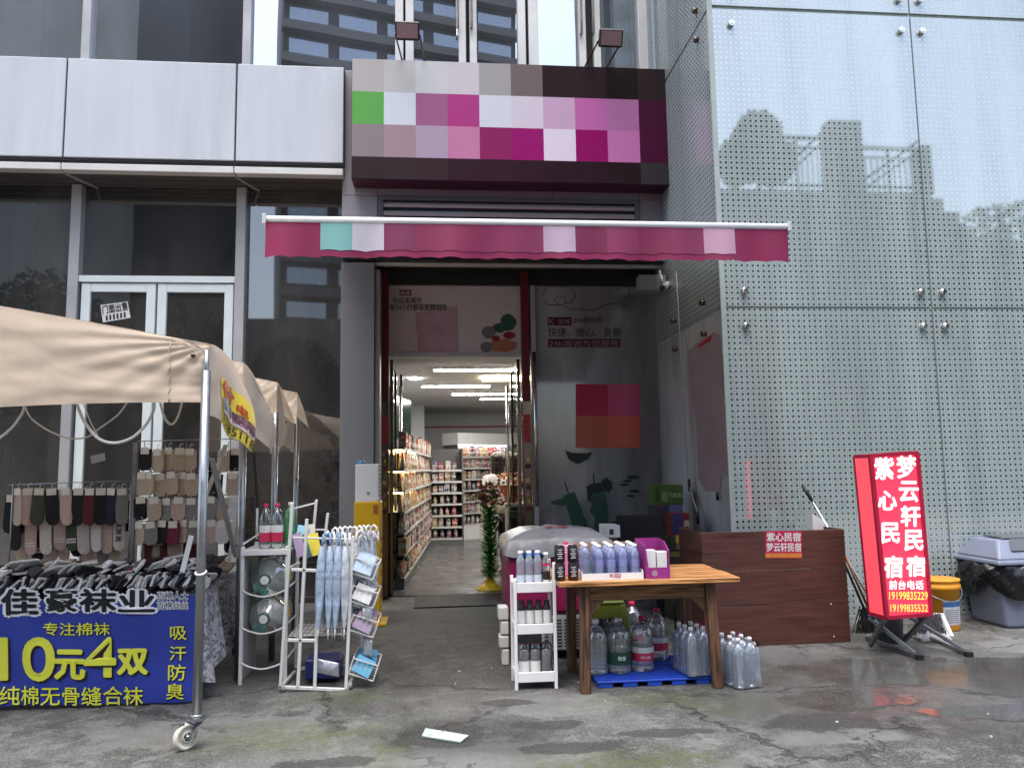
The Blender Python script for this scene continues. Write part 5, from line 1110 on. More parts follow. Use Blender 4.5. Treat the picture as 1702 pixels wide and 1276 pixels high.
# ------------------------------------------------------------------ sock stall: canopies
M_canv = mat('beige canvas', (.66, .54, .42), .75, 0, .10, 3, .5, 9, translucent=.22, dirt=.10)
M_canw = mat('pale canvas', (.68, .58, .47), .75, 0, .10, 3, .5, 9, translucent=.22, dirt=.10)
def wr_(a, b, k): return .010*math.sin(a*7+k)+.007*math.sin(a*13+b*5+k*2)+.012*math.sin(b*6+a*3+k)
CX = -1.325
ys = [4.65, 5.46, 6.62, 7.55, 8.3]
cnames = ['nearest beige canopy with a yellow advert on its side flap', 'second pale canopy behind the yellow advert', 'third canopy of the stall row', 'farthest canopy of the stall row by the shop window']
from mathutils import noise as NZ
def nz(*a): return NZ.noise(Vector(a))
for i in range(4):
    y0, y1 = ys[i], ys[i+1]-.03; zc = P([348, 403, 444, 464][i], [572, 603, 636, 653][i], y0).z
    t = thing('stall_canopy', cnames[i], 'canopy', (CX, y0, 0), 'canopies of the sock stall')
    mt = M_canv if i == 0 else M_canw
    sl = .19; DR = [.30, .34, .30, .30][i]
    def topz(u): return zc-DR*u**1.2
    def roof(u, v):
        x = CX-2.9*u; w = max(0, 1-u*7)
        return V(x, y0+(y1-y0)*v, zc+.004+sl*2.9*u-(DR*v**1.2)*w-.05*math.sin(math.pi*v)*(1-w)+.012*nz(x*3, v*3, i))
    MB().grid(roof, 40, 10).build('roof_cloth', mt, t)
    wid, hgt = (2.9, 0) if i == 0 else (.62, .30)
    def front(u, v):
        x = CX-wid*u; top = zc+sl*wid*u
        bot = (1.915-.04*u+.008*math.sin(u*9)) if i == 0 else top-hgt*(1-.25*u)
        d = math.hypot(x-CX, (v-.05)*.5); rad = math.atan2(v+.02, abs(x-CX)+.03)
        tens = math.exp(-d/.45)*math.sin(rad*26)*.010
        soft = .026*nz(x*1.1, v*1.3, 3+i)+.010*nz(x*1.2+v*1.5, v*4-x*1.2, 8)+.004*nz(x*5, v*8, 2)+.0015*nz(x*16, v*16, 5)
        return V(x, y0-.004-.012*v+soft*min(1, v*4+.1)+tens, bot+(top-bot)*(1-v))
    MB().grid(front, 130 if i == 0 else 30, 36 if i == 0 else 14).build('front_panel', mt, t)
    if i == 0:
        MB().tube([front(.075+.0022*math.sin(k*1.9), k/20)+V(0, -.004, 0) for k in range(21)], .0035, 5).build('seam', mat('seam canvas', (.55, .45, .36), .8), t)
        g_ = front(.028, .24); MB().lathe([(.006, 0), (.014, .002), (.014, .006), (.006, .008)], 10, g_+V(0, -.004, 0), 'Y').build('grommet', M_darkm, t)
    T0 = V(CX+.004, y0, zc); T1, B0, B1 = [(P(405, 640, 5.40), P(347, 690, 4.68), P(415, 752, 5.22)), (P(448, 690, 6.5), P(405, 700, 5.5), P(453, 755, 6.3)), (P(472, 700, 7.45), P(440, 730, 6.66), P(467, 752, 7.3)), (P(487, 715, 8.2), P(463, 738, 7.6), P(491, 752, 8.1))][i]
    def flap(u, v):
        q = (T0*(1-u)+T1*u)*(1-v)+(B0*(1-u)+B1*u)*v
        bul = math.sin(math.pi*u)**.8
        return q+V(.05*math.sin(math.pi*v)*u+.045*math.sin(u*9+i)*v*(1-.5*v)+.014*nz(u*5, v*3, i)*v, .02*math.sin(u*6)*v, .06*bul*(1-v)+.02*nz(u*5, i, 3)*v)
    MB().grid(flap, 30, 22).build('side_flap', mt, t)
    if i == 0:
        def adt(u, v, o_=.007): return flap(.16+.82*u, .40+.59*v)+V(o_, -o_, 0)
        MB().grid(lambda u, v: adt(u, v, .004), 18, 14).build('advert_sheet', mat('advert yellow', (.72, .55, .06), .5, 0, .1, 8), t)
        MB().text('份', lambda a, b: adt(.03+.45*a, .40-.38*b, .008), 0, .03).build('advert_lettering', mat('advert red', (.5, .03, .02), .5), t)
        MB().text('电', lambda a, b: adt(.55+.22*a, .45-.2*b, .008), 0, .02).build('advert_lettering', mat('advert red', (.5, .03, .02), .5), t)
        for (a0, a1, b0, b1, c_) in ((.02, .44, .43, .66, (.20, .21, .24)), (.46, .95, .48, .70, (.22, .10, .12)), (.02, .95, .66, .76, (.62, .5, .5))):
            MB().grid(lambda u, v: adt(a0+(a1-a0)*u, b0+(b1-b0)*v, .009), 6, 4).build('advert_picture', mat('advert photo %d' % int(a0*100+b0*10), c_, .5, 0, .8, 26), t)
        MB().text('15185118', lambda a, b: adt(.04+.92*a, .97-.17*b, .010), 0, .012).build('advert_lettering', M_ink, t)
# poles on the side edge
def pole(px, py0, Y, r, caster, lab, x=CX-.01):
    t = thing('stall_pole', lab, 'pole', (x, Y, 0), 'poles of the sock stall'); z0 = .17 if caster else 0
    zt = 2.10 if caster else 2.0
    MB().cyl((x, Y, z0), (x, Y, zt), r, n=16).build('tube', M_steel, t)
    if caster:
        MB().cyl((x, Y, z0-.012), (x, Y, z0+.01), r*1.35, n=16).build('collar', M_steel, t)
        MB().bb(x-.045, x+.045, Y-.045, Y+.045, .148, .157).build('mount_plate', M_steel, t)
        wc = V(x-.045, Y-.035, .072); ax = V(.75, -.66, 0).normalized(); f = MB()
        for s in (-1, 1): f.poly([V(x, Y, .147)+ax*.028*s+V(-.02, .015, 0), V(x, Y, .147)+ax*.028*s+V(.02, -.015, 0), wc+ax*.028*s+V(.012, -.01, -.015), wc+ax*.028*s+V(-.016, .012, -.01)], ax*.004*s)
        f.build('fork', M_steel, t)
        w = MB(); u_ = ax; e1 = V(0, 0, 1); e2 = u_.cross(e1)
        prof = [(.022, -.016), (.03, -.019), (.03, -.008), (.052, -.008), (.052, -.018), (.066, -.018), (.072, -.010), (.072, .010), (.066, .018), (.052, .018), (.052, .008), (.03, .008), (.03, .019), (.022, .016)]
        n = 28; vs = [wc+u_*z+(e1*math.cos(2*math.pi*k/n)+e2*math.sin(2*math.pi*k/n))*r_ for r_, z in prof for k in range(n)]
        w.add(vs, [(i*n+k, i*n+(k+1) % n, (i+1)*n+(k+1) % n, (i+1)*n+k) for i in range(len(prof)-1) for k in range(n)], 0, True); w.build('wheel', mat('caster white', (.62, .58, .48), .5, 0, .2, 12, dirt=.4), t)
        MB().cyl(wc-ax*.034, wc+ax*.034, .011, n=8).build('axle', M_steel, t); MB().bar(V(x-.05, Y-.05, .150), V(x-.11, Y-.075, .145), .03, .006).build('brake_pedal', M_steel, t)
        MB().tube([(x+math.cos(a)*(r+.003), Y+math.sin(a)*(r+.003), .95+.012*math.sin(a)) for a in [i*.4 for i in range(17)]], .006, 5).build('cable_tie', M_white, t)
        MB().cyl((x, Y, zt-.1), (x, Y, zt+.12), r*.6, n=12).build('inner_tube', M_steel, t)
    return t
pole(330, 640, 4.64, .0255, True, 'nearest steel canopy pole with a white caster wheel'); pole(403, 760, 6.05, .028, False, 'second steel canopy pole behind the white bottle rack', -1.458); pole(437, 760, 6.62, .025, False, 'third thin steel pole behind the bottle rack'); pole(457, 760, 7.6, .024, False, 'farthest thin steel pole in front of the window')
br = thing('folding_brace', 'crossed grey metal braces between the canopy poles', 'brace', (CX-.05, 5.6, .8))
MB().bar(P(352, 762, 5.0), P(392, 925, 5.5), .03, .014).build('strut', M_steel, br); MB().bar(P(375, 740, 5.6), P(340, 830, 5.2), .026, .012).build('strut', M_steel, br); MB().bar(P(395, 850, 6.1), P(380, 930, 5.9), .02, .012).build('strut', M_steel, br)
MB().bar(P(422, 755, 6.9), P(430, 880, 6.5), .022, .012).build('strut', M_black, br)
# hoses
M_hose = mat('white hose', (.68, .66, .60), .4)
def smooth(pts, n=6):
    out = []
    for i in range(len(pts)-1):
        p0 = pts[max(i-1, 0)]; p1 = pts[i]; p2 = pts[i+1]; p3 = pts[min(i+2, len(pts)-1)]
        for k in range(n):
            t = k/n; out.append(.5*((2*p1)+(p2-p0)*t+(2*p0-5*p1+4*p2-p3)*t*t+(3*p1-p0-3*p2+p3)*t**3))
    return out+[pts[-1]]
for pts, Y, r, lab in (([(128, 672), (140, 700), (163, 728), (190, 736), (220, 727), (243, 705), (255, 682), (256, 668)], 4.75, .009, 'thick white hose looping down in the middle below the canopy'), ([(-20, 735), (0, 727), (22, 708), (38, 684), (40, 668)], 4.75, .008, 'white hose hanging at the left edge below the canopy'), ([(40, 672), (52, 695), (80, 715), (115, 728), (145, 726), (165, 712), (195, 690), (212, 668)], 4.95, .005, 'thin cream cord looping behind the thick white hose'), ([(138, 668), (150, 700), (163, 724)], 4.9, .004, 'thin straight cord crossing the thick white hose'), ([(266, 668), (272, 690), (281, 704), (290, 702), (298, 686), (304, 662)], 4.85, .007, 'short cream hose loop near the front canopy pole')):
    q = smooth([P(x, y, Y) for x, y in pts]); o = MB().tube(q, r, 8).build('hanging_hose', M_hose, None, q[0]); tag(o, lab, 'hose', 'hoses below the canopy')
# ------------------------------------------------------------------ table, banner, cloth
tz0 = .66; tx1_ = -1.62
tt = thing('stall_table', 'long stall table hidden behind a blue banner', 'table', (-2.6, 6.1, 0))
MB().bb(-4.0, tx1_, 5.54, 7.0, tz0-.03, tz0).build('table_top', mat('table board', (.2, .15, .1), .7), tt)
for x in (-3.9, tx1_-.08):
    for y in (5.62, 6.9): MB().cyl((x, y, 0), (x, y, tz0-.03), .02, n=8).build('leg', M_steel, tt)
YB = 5.50
bn = thing('blue_banner', 'creased blue banner with yellow and black characters hung on the stall table', 'banner', (-2.3, YB, 0))
bx0_, bx1_ = -3.4, P(334, 1050, YB).x
def bw_(x, z): return .008*math.sin(x*9+1)*(1.1-z)+.006*math.sin(x*23+z*6)+.004*math.sin(z*14+x*5)
def Bf(px, py):
    q = P(px, py, YB); return V(q.x, YB+bw_(q.x, q.z), q.z)
def bfn(u, v):
    x = bx0_+(bx1_-bx0_)*u; zt = .695+.02*u+.012*math.sin(x*5); zb_ = .03-.01*u+.008*math.sin(x*4); z = zb_+(zt-zb_)*v
    return V(x, YB+bw_(x, z), z)
MB().grid(bfn, 90, 24).build('sheet', mat('banner blue', (.025, .045, .30), .42, 0, .15, 4, .25, 12), bn)
def btext(st, x0, x1, y0, y1, m, off, bold=0., dx=0, dy=0, name='lettering'):
    MB().text(st, lambda u, v: Bf(x0+(x1-x0)*u+dx, y1+(y0-y1)*v+dy)+V(0, -off, 0), 0, bold).build(name, m, bn)
M_by_ = mat('banner yellow', (.66, .68, .06), .45, 0, .1, 6); M_bb_ = mat('banner black', (.008, .008, .012), .5, 0, 0); M_bwh = mat('banner white', (.82, .84, .86), .5, 0, .05)
for c_, a0, a1, b0, b1 in (('佳', 3, 62, 979, 1021), ('豪', 78, 128, 979, 1015), ('袜', 135, 193, 979, 1015), ('业', 199, 257, 981, 1015)):
    btext(c_, a0, a1, b0, b1, M_bwh, .004, .13); btext(c_, a0, a1, b0, b1, M_bb_, .008, .035)
for st_, b0, b1 in (('百棉人士', 983, 996), ('百棉丝丝', 999, 1012)): btext(st_, 262, 313, b0, b1, M_bwh, .004, .09); btext(st_, 262, 313, b0, b1, M_bb_, .008, .0)
for st_, a0, a1, b0, b1, bd in (('专注棉袜', 72, 183, 1034, 1055, .01), ('10', 0, 91, 1060, 1129, .05), ('元', 93, 142, 1080, 1126, .05), ('4', 143, 192, 1060, 1123, .05), ('双', 197, 244, 1079, 1119, .05), ('纯棉无骨缝合袜', 0, 238, 1140, 1171, .01), ('吸', 284, 311, 1040, 1062, .01), ('汗', 283, 310, 1073, 1096, .01), ('防', 281, 309, 1103, 1129, .01), ('臭', 278, 307, 1134, 1160, .01)):
    big = bd > .03
    btext(st_, a0, a1, b0, b1, M_bb_, .005, bd, 3 if big else 1.2, 3 if big else 1.2, 'letter_shadow'); btext(st_, a0, a1, b0, b1, M_by_, .008, bd)
M_flor = None
def floral():
    m, t, n, l, b, out = nt('grey floral cloth'); e = E(t); p = e.pos()
    v = e.mr(e.noise(p, 14, 5, .6, 2.5), .44, .52); c = e.mix(v, (.16, .155, .17), (.50, .48, .50)); v2 = e.mr(e.noise(p, 40, 3, .6, 1.5), .5, .58); c = e.mix(e.op('MULTIPLY', v2, .5), c, (.10, .10, .12))
    l.new(c, b.inputs['Base Color']); b.inputs['Roughness'].default_value = .85; return m
dc = MB()
def drape(u, v):
    y = 5.52+1.35*u; drop = .56-.18*u+.06*math.sin(u*13); k = v
    return V(tx1_+.012+.045*math.sin(u*26)*k+.05*k+.02*math.sin(u*9), y+.02*math.sin(u*17)*k, tz0+.03-drop*k)
dc.grid(drape, 70, 16)
dc.grid(lambda u, v: V(-2.2+(tx1_+.012+2.2)*v+.02*math.sin((5.52+1.35*u-5.52)/1.35*9)*v, 5.56+1.31*u, tz0+.012+.018*v), 20, 6)
o = dc.build('table_cloth', floral(), None, (tx1_, 5.6, tz0)); tag(o, 'grey floral cloth draped over the right end of the stall table', 'cloth')
# ------------------------------------------------------------------ socks on the table
M_sock = mat('sock knit', (.5, .5, .5), .95, 0, .18, 40, .5, 160, objcol=True)
def sock_flat():
    m = MB(); out = [(0, 0), (.02, -.004), (.15, 0), (.175, .012), (.185, .035), (.175, .058), (.15, .068), (.07, .07), (.03, .072), (0, .07)]
    m.poly([V(-.006, y, z) for y, z in out], V(.012, 0, 0)); o = m.build('sock', M_sock, bevel=.004); me = o.data; bpy.data.objects.remove(o); return me
SF = sock_flat(); rs = random.Random(9)
BWc = [(.012, .012, .014), (.02, .02, .022), (.62, .6, .58), (.7, .68, .66), (.55, .53, .52), (.03, .03, .035), (.74, .72, .70), (.68, .67, .66)]
x = -3.25; cnt = 0
for row, (yy, zz, npal) in enumerate(((5.55, tz0+.10, BWc), (5.69, tz0+.105, BWc+[(.08, .08, .1)]), (5.86, tz0+.105, BWc+[(.25, .24, .23), (.4, .3, .25)]))):
    x = -3.2+.01*row
    while x < tx1_+(.015 if row == 0 else -.02):
        o = bpy.data.objects.new('folded_sock', SF); C.objects.link(o); o.location = (x, yy+rs.uniform(-.02, .02), zz+rs.uniform(-.012, .012)); o.rotation_euler = (R(-14+rs.uniform(-12, 12)), R(rs.uniform(8, 50)), R(rs.uniform(-22, 22))); o.color = (*rs.choice(npal), 1); o.scale = (1.25, rs.uniform(.9, 1.15), 1.1)
        tag(o, 'folded %s sock standing in the %s row along the stall table' % ('black' if o.color[0] < .1 else 'white' if o.color[0] > .5 else 'grey brown', ['front', 'second', 'third'][row]), 'sock', 'folded socks in rows on the stall table'); x += rs.uniform(.017, .027); cnt += 1
for k_ in range(70):
    o = bpy.data.objects.new('folded_sock', SF); C.objects.link(o); o.location = (rs.uniform(-3.1, tx1_-.12), 5.60+rs.uniform(0, .36), tz0+.165+rs.uniform(0, .04)); o.rotation_euler = (R(rs.uniform(-25, 10)), R(rs.uniform(40, 88)), R(rs.uniform(-50, 50))); o.color = (*rs.choice(BWc), 1); o.scale = (1.2, 1.05, 1.05)
    tag(o, 'loose %s sock lying on top of the sock rows of the stall table' % ('black' if o.color[0] < .1 else 'white'), 'sock', 'loose socks on top of the rows')
def pack_flat():
    m = MB(); m.box((0, 0, .012), (.10, .2, .024)); o = m.build('p', M_sock, bevel=.006); me = o.data; bpy.data.objects.remove(o); return me
PF = pack_flat(); cols_ = [(.03, .03, .03), (.5, .38, .3), (.35, .03, .05), (.03, .16, .06), (.3, .28, .26), (.55, .25, .1), (.14, .12, .12), (.62, .6, .58), (.2, .16, .14), (.28, .22, .16)]
for r_ in range(4):
    x = -3.2
    while x < tx1_-.02:
        o = bpy.data.objects.new('sock_pack', PF); C.objects.link(o); o.location = (x, 6.06+r_*.19, tz0+.05+.022*r_+rs.uniform(0, .03)); o.rotation_euler = (R(10+rs.uniform(-6, 6)), R(rs.uniform(-10, 10)), R(rs.uniform(-20, 20))); o.color = (*rs.choice(cols_), 1)
        tag(o, 'flat coloured sock pack in row %s behind the black and white socks' % ['one', 'two', 'three', 'four'][r_], 'sock pack', 'flat sock packs on the stall table'); x += rs.uniform(.085, .12)
# ------------------------------------------------------------------ hanging socks
def sock_hang(kind):
    m = MB()
    if kind == 0: out = [(-.04, 0), (.04, 0), (.038, -.15), (.042, -.19), (.035, -.225), (.012, -.24), (-.02, -.232), (-.038, -.20)]
    elif kind == 1: out = [(-.045, 0), (.045, 0), (.045, -.12), (.03, -.145), (-.02, -.15), (-.045, -.125)]
    m.poly([V(x_, -.006, z_) for x_, z_ in out], V(0, .014, 0)); o = m.build('s', M_sock, bevel=.004); me = o.data; bpy.data.objects.remove(o); return me
SH = [sock_hang(0), sock_hang(1)]
cardm = MB().bb(-.03, .03, -.010, -.0065, -.035, .012).build('c', mat('sock card', (.66, .62, .55), .7)).data
stripm = MB().bb(-.036, .036, -.0085, -.0066, -.012, .0).build('c2', mat('sock stripe', (.6, .55, .52), .9)).data
hookm = MB().tube([(0, 0, .005), (0, 0, .03), (.012, 0, .045), (.022, 0, .035)], .0022, 4).build('c3', M_white).data
for nme in ('c', 'c2', 'c3'):
    bpy.data.objects.remove(bpy.data.objects[nme])
def hang(px, py, Y, kind, col, lab, group, card=True, stripes=0, sc=1.0):
    q = P(px, py, Y); o = bpy.data.objects.new('hanging_sock', SH[kind]); C.objects.link(o); o.location = q; o.scale = (sc, sc, sc); o.rotation_euler = (0, R(rs.uniform(-4, 4)), R(rs.uniform(-25, 25))); o.color = (*col, 1); tag(o, lab, 'sock', group)
    if card: c = bpy.data.objects.new('header_card', cardm); C.objects.link(c); c.parent = o
    hk = bpy.data.objects.new('hook', hookm); C.objects.link(hk); hk.parent = o
    for s_ in range(stripes): c = bpy.data.objects.new('stripe', stripm); C.objects.link(c); c.parent = o; c.location = (0, 0, -.15-.02*s_)
    return o
YR = 6.45
words0 = ['first', 'second', 'third', 'fourth', 'fifth', 'sixth', 'seventh', 'eighth', 'ninth']
rk = thing('sock_rack', 'low wire rack of hanging socks at the left end of the stall', 'rack', P(120, 930, YR))
MB().tube([P(15, 806, YR), P(110, 802, YR), P(218, 799, YR)], .004, 6).tube([P(20, 862, YR+.05), P(215, 858, YR+.05)], .004, 6).build('top_wire', M_steel, rk)
for px in (22, 218): a = P(px, 804, YR); MB().cyl((a.x, YR, tz0), a, .006, n=6).build('upright', M_steel, rk)
be, bl_, wh, pk_, gr_, ol_ = (.45, .36, .28), (.014, .013, .015), (.6, .56, .52), (.5, .36, .32), (.22, .21, .2), (.05, .06, .04)
mar = (.10, .015, .02); nav = (.015, .018, .035)
r1 = [(30, be), (47, pk_), (66, ol_), (86, bl_), (110, pk_), (131, bl_), (150, mar), (168, bl_), (186, nav), (203, gr_)]
for k_, (px, c_) in enumerate(r1): hang(px, 814, YR, 0, c_, '%s sock hanging %s from the left on the low wire rack' % ('dark' if sum(c_) < .5 else 'pale', ['first', 'second', 'third', 'fourth', 'fifth', 'sixth', 'seventh', 'eighth', 'ninth', 'tenth'][k_]), 'socks hanging on the low rack', True, 0, 1.15)
r2 = [(26, bl_, 0), (52, pk_, 2), (76, wh, 0), (99, pk_, 2), (119, ol_, 2), (138, wh, 0), (160, wh, 2), (180, pk_, 0), (199, wh, 1)]
for k_, (px, c_, s_) in enumerate(r2): last_sock = hang(px, 862+rs.uniform(-4, 4), YR+.06, 0, c_, '%s sock %s from the left in the lower row of the low rack' % ('dark' if sum(c_) < .5 else 'pale', ['first', 'second', 'third', 'fourth', 'fifth', 'sixth', 'seventh', 'eighth', 'ninth'][k_]), 'socks hanging on the low rack', False, s_, 1.1)
for k_, px in enumerate((20, 39, 57, 76, 98, 121, 141, 159, 177, 195, 212)): hang(px, 822+rs.uniform(-5, 5), YR+.10, 0, rs.choice([bl_, pk_, be, gr_, wh, mar]), 'half hidden sock hanging %s from the left behind the low rack' % (words0+['tenth', 'eleventh'])[k_], 'socks hanging on the low rack', True, 0, 1.2)
for k_, px in enumerate((35, 62, 90, 110, 128, 150, 171, 190)): hang(px, 874+rs.uniform(-5, 5), YR+.12, 0, rs.choice([bl_, pk_, be, gr_, mar, nav]), 'half hidden low sock %s from the left behind the lower row' % words0[k_], "socks hanging on the low rack", False, rs.choice([0, 2]), 1.1)
last_sock.rotation_euler = (0, 0, 0); q = Vector(last_sock.location)+V(0, -.012, -.02)
chk = MB()
for i in range(3):
    for dx, dz in ((-1, 1), (1, 1), (0, 0), (-1, -1), (1, -1)): chk.box((q.x+dx*.011, q.y, q.z-.03-.05*i+dz*.011), (.012, .004, .012))
chk.build('check_print', M_ink, last_sock)
YR2 = 6.35
rk2 = thing('sock_rack', 'tall wire grid rack with beige socks behind the front pole', 'rack', P(310, 930, YR2))
w_ = MB()
for y in (733, 785, 826, 866): w_.tube([P(228, y, YR2+.02), P(402, y-4, YR2+.02)], .004, 6)
for px in (240, 275, 310, 345, 380): w_.tube([P(px, 733, YR2+.025), P(px-6, 925, YR2+.025)], .003, 5)
w_.build('wire_grid', M_steel, rk2); a = P(226, 735, YR2); MB().bar((a.x, YR2, tz0), a, .03).build('upright', M_steel, rk2)
rowsy = [(748, [242, 262, 281, 299, 316, 372, 392], [bl_, be, be, be, be, be, bl_]), (788, [236, 248, 266, 285, 303, 318, 360, 388], [be, be, be, be, be, be, bl_, be]), (829, [234, 256, 277, 297, 318, 352, 372, 392], [bl_, be, gr_, pk_, gr_, gr_, be, wh]), (868, [232, 250, 270, 288, 305, 322, 352, 370, 392], [be, gr_, bl_, (.16, .02, .04), pk_, gr_, pk_, wh, pk_])]
for ri, (y, xs__, cs) in enumerate(rowsy):
    for k_, (px, c_) in enumerate(zip(xs__, cs)): hang(px, y+rs.uniform(-2, 2), YR2-.01-.012*(k_ % 2), 1, c_, '%s sock %s from the left in %s row of the tall grid rack' % ('dark' if sum(c_) < .5 else 'pale', ['first', 'second', 'third', 'fourth', 'fifth', 'sixth', 'seventh', 'eighth', 'ninth'][k_], ['the top', 'the second', 'the third', 'the bottom'][ri]), 'socks hanging on the tall grid rack', True, 0, 1.12)
for k_ in range(16):
    px = 238+rs.uniform(0, 160); hang(px, rs.choice([765, 806, 846, 880, 892])+rs.uniform(-5, 5), YR2+.05+.01*(k_ % 3), k_ % 2, rs.choice([bl_, bl_, gr_, pk_, be, mar]), 'half hidden sock hanging behind the rows of the tall grid rack', 'half hidden socks behind the tall rack', k_ % 3 == 0, 0, 1.1)
# white plank leaning on the front pole
o = MB().bar(P(318, 890, 5.15), P(303, 950, 5.2), .03, .008).build('white_board', M_white, None, P(303, 950, 5.2)); tag(o, 'narrow white board tied beside the front pole above the banner', 'board')
# ------------------------------------------------------------------ white bottle rack
wrk = thing('bottle_rack', 'white metal rack holding empty water jugs beside the sock stall', 'rack', (-1.2, 6.1, 0)); ry0, ry1 = 5.92, 6.35
xa_, xb_ = P(402, 1000, ry0).x, P(476, 1000, ry0).x
zs_ = P(440, 917, ry0).z
for x, y in ((xa_, ry0), (xb_, ry0), (xa_, ry1), (xb_, ry1)): MB().bar((x, y, 0), (x, y, zs_+.04), .025).build('post', M_white, wrk, bevel=.003)
MB().bb(xa_-.01, xb_+.01, ry0-.02, ry1+.02, zs_, zs_+.015).build('top_shelf', M_white, wrk); MB().bb(xa_-.01, xb_+.01, ry0-.024, ry0-.0205, zs_-.02, zs_+.015).build('shelf_lip', M_white, wrk)
MB().tube([(xa_, ry1, zs_+.06), (xa_, ry1, zs_+.30)], .009, 6).tube([(xa_, ry0, zs_+.06), (xa_+.02, ry1, zs_+.10)], .007, 6).build('back_rail', M_white, wrk)
for z in (.155, .40, .66): MB().tube(smooth([V(xa_, ry0-.01, z), V(xa_+.07, ry0-.02, z-.03), V((xa_+xb_)/2, ry0-.03, z-.045), V(xb_-.07, ry0-.02, z-.03), V(xb_, ry0-.01, z)]), .007, 6).build('cradle_wire', M_white, wrk)
for z in (.16, .405, .665): [MB().tube([(x, ry0, z), (x, ry1, z)], .007, 6).build('side_wire', M_white, wrk) for x in (xa_, xb_)]
MB().bb(xa_+.013, xa_+.017, ry0+.015, ry1-.015, .03, zs_-.02).build('side_sheet', mat('grey sheet', (.33, .34, .34), .5), wrk)
for px, py, lab in ((434, 965, 'upper empty water jug lying in the white rack'), (432, 1030, 'lower empty water jug lying in the white rack')):
    c = P(px, py, ry0-.02); t = thing('water_jug', lab, 'jug', (c.x+.03, ry0+.2, c.z-.13), 'water jugs in the white rack')
    pr = [(.030, 0), (.030, .03), (.050, .05), (.125, .10), (.142, .13), (.136, .16), (.143, .19), (.136, .22), (.143, .25), (.136, .28), (.141, .36), (.12, .38)]
    MB().lathe([(r_, -z_) for r_, z_ in pr], 26, c+V(.02, .03, 0), 'Y').build('body', thin_glass('jug plastic', (.88, .93, .92), .20, .06, .46), t)
    MB().lathe([(.034, .012), (.037, .008), (.037, -.03)], 18, c+V(.02, .03, 0), 'Y').build('cap', mat('jug cap', (.02, .16, .10), .4), t)
    MB().lathe([(.031, .0125), (.031, .015), (.028, .016)], 18, c+V(.02, .03, 0), 'Y').build('cap_seal', M_capw, t)
    MB().grid(lambda u, v: c+V(-.06+.10*u, .025+.02*v, -.03-.07*v+.02*math.sin(u*7)), 6, 4).build('tag_film', thin_glass('green film', (.2, .6, .5), .08, .1, .3), t)
br_ = bottle(.33, .046, M_thin, [(.16, .36, M_labr), (.36, .52, M_labw)], M_capr, 4, 18, .30); br_.name = 'water_bottle'
for px, lab in ((441, 'left red capped bottle on the white bottle rack'), (460, 'right red capped bottle on the white bottle rack')): a = P(px, 905, 6.02); place(br_, (a.x, 6.02, zs_+.016), .4, lab, 'bottles on the bottle rack')
sp_ = MB()
for o in [o for o in C.objects if o.parent is None and o.get('group') == 'bottles on the bottle rack']:
    q = Vector(o.location); m_ = MB().poly([q+V(x_*.011, -.0472+.001*abs(x_)*4, .145+z_*.011) for x_, z_ in ((0, 1.2), (.9, 0), (.6, -.6), (.15, -.4), (.35, -1.1), (-.35, -1.1), (-.15, -.4), (-.6, -.6), (-.9, 0))]); m_.v = [Matrix.Rotation(-.4, 3, 'Z') @ (v-q)+q for v in m_.v]; m_.build('spade_mark', M_labb, o)
bg = bottle(.335, .045, M_greenb, [(.2, .42, mat('green film label', (.04, .25, .09), .35))], mat('cream cap', (.6, .55, .35), .4), 3, 18, .32); a = P(482, 905, 6.1); place(bg, (a.x, 6.1, zs_+.016), 0, 'green soda bottle on the white bottle rack')
# ------------------------------------------------------------------ umbrella rack
ur = thing('umbrella_rack', 'white wheeled metal rack with umbrellas and tilted wire baskets', 'rack', (-.85, 5.8, 0)); U0, U1 = 5.68, 6.12; M_wt = mat('white tube', (.66, .66, .64), .4, 0, .1, 6, dirt=.2)
def uf(px, py, Y=U0): return P(px, py, Y)
def seg(a, b_, Y=U0, w=.022, name='tube_bar'): MB().bar(uf(*a, Y), uf(*b_, Y), w).build(name, M_wt, ur, bevel=.003)
seg((486, 835), (466, 1143)); seg((510, 862), (495, 1143)); seg((530, 948), (523, 1143)); seg((587, 890), (575, 1147)); 
seg((463, 1141), (578, 1146)); seg((478, 1063), (524, 1064)); seg((484, 946), (531, 948)); seg((486, 893), (587, 896), w=.014)
seg((526, 830), (519, 905), U1, .02); seg((545, 852), (541, 885), U1, .02); seg((519, 880), (545, 880), U1, .014); seg((488, 845), (524, 836), U1-.1, .014)
for px in (466, 577): 
    a = uf(px, 1143); MB().bar(a, V(a.x+.02, U1, a.z), .02).build('side_rail', M_wt, ur)
    a = uf(px+8, 948); MB().bar(a, V(a.x+.02, U1, a.z), .018).build('side_rail', M_wt, ur)
a = uf(474, 1143); MB().bar(V(a.x+.02, U1, 0.04), V(a.x+.06, U1, 1.0), .02).bar(V(a.x+.48, U1, .04), V(a.x+.48, U1, .95), .02).bar(V(a.x+.02, U1, .05), V(a.x+.48, U1, .05), .02).build('rear_frame', M_wt, ur)
g_ = MB(); zg = uf(500, 1056).z
for i in range(12): x = uf(480, 1060).x+.035*i; g_.bar((x, U0, zg), (x, U1, zg), .004)
for j in range(9): g_.bar((uf(480, 1060).x, U0+.05*j, zg), (uf(480, 1060).x+.40, U0+.05*j, zg), .004)
g_.build('wire_floor', M_wt, ur)
MB().bb(uf(500, 1100).x, uf(560, 1100).x, 5.85, 6.08, .03, .17).build('blue_crate', mat('dark blue plastic', (.015, .025, .14), .4), ur, bevel=.01)
for px in (580, 470): a = G(px, 1152); MB().lathe([(.008, -.01), (.024, -.01), (.024, .01), (.008, .01)], 14, V(a.x, U0, .026), 'X').build('caster', M_greyp, ur)
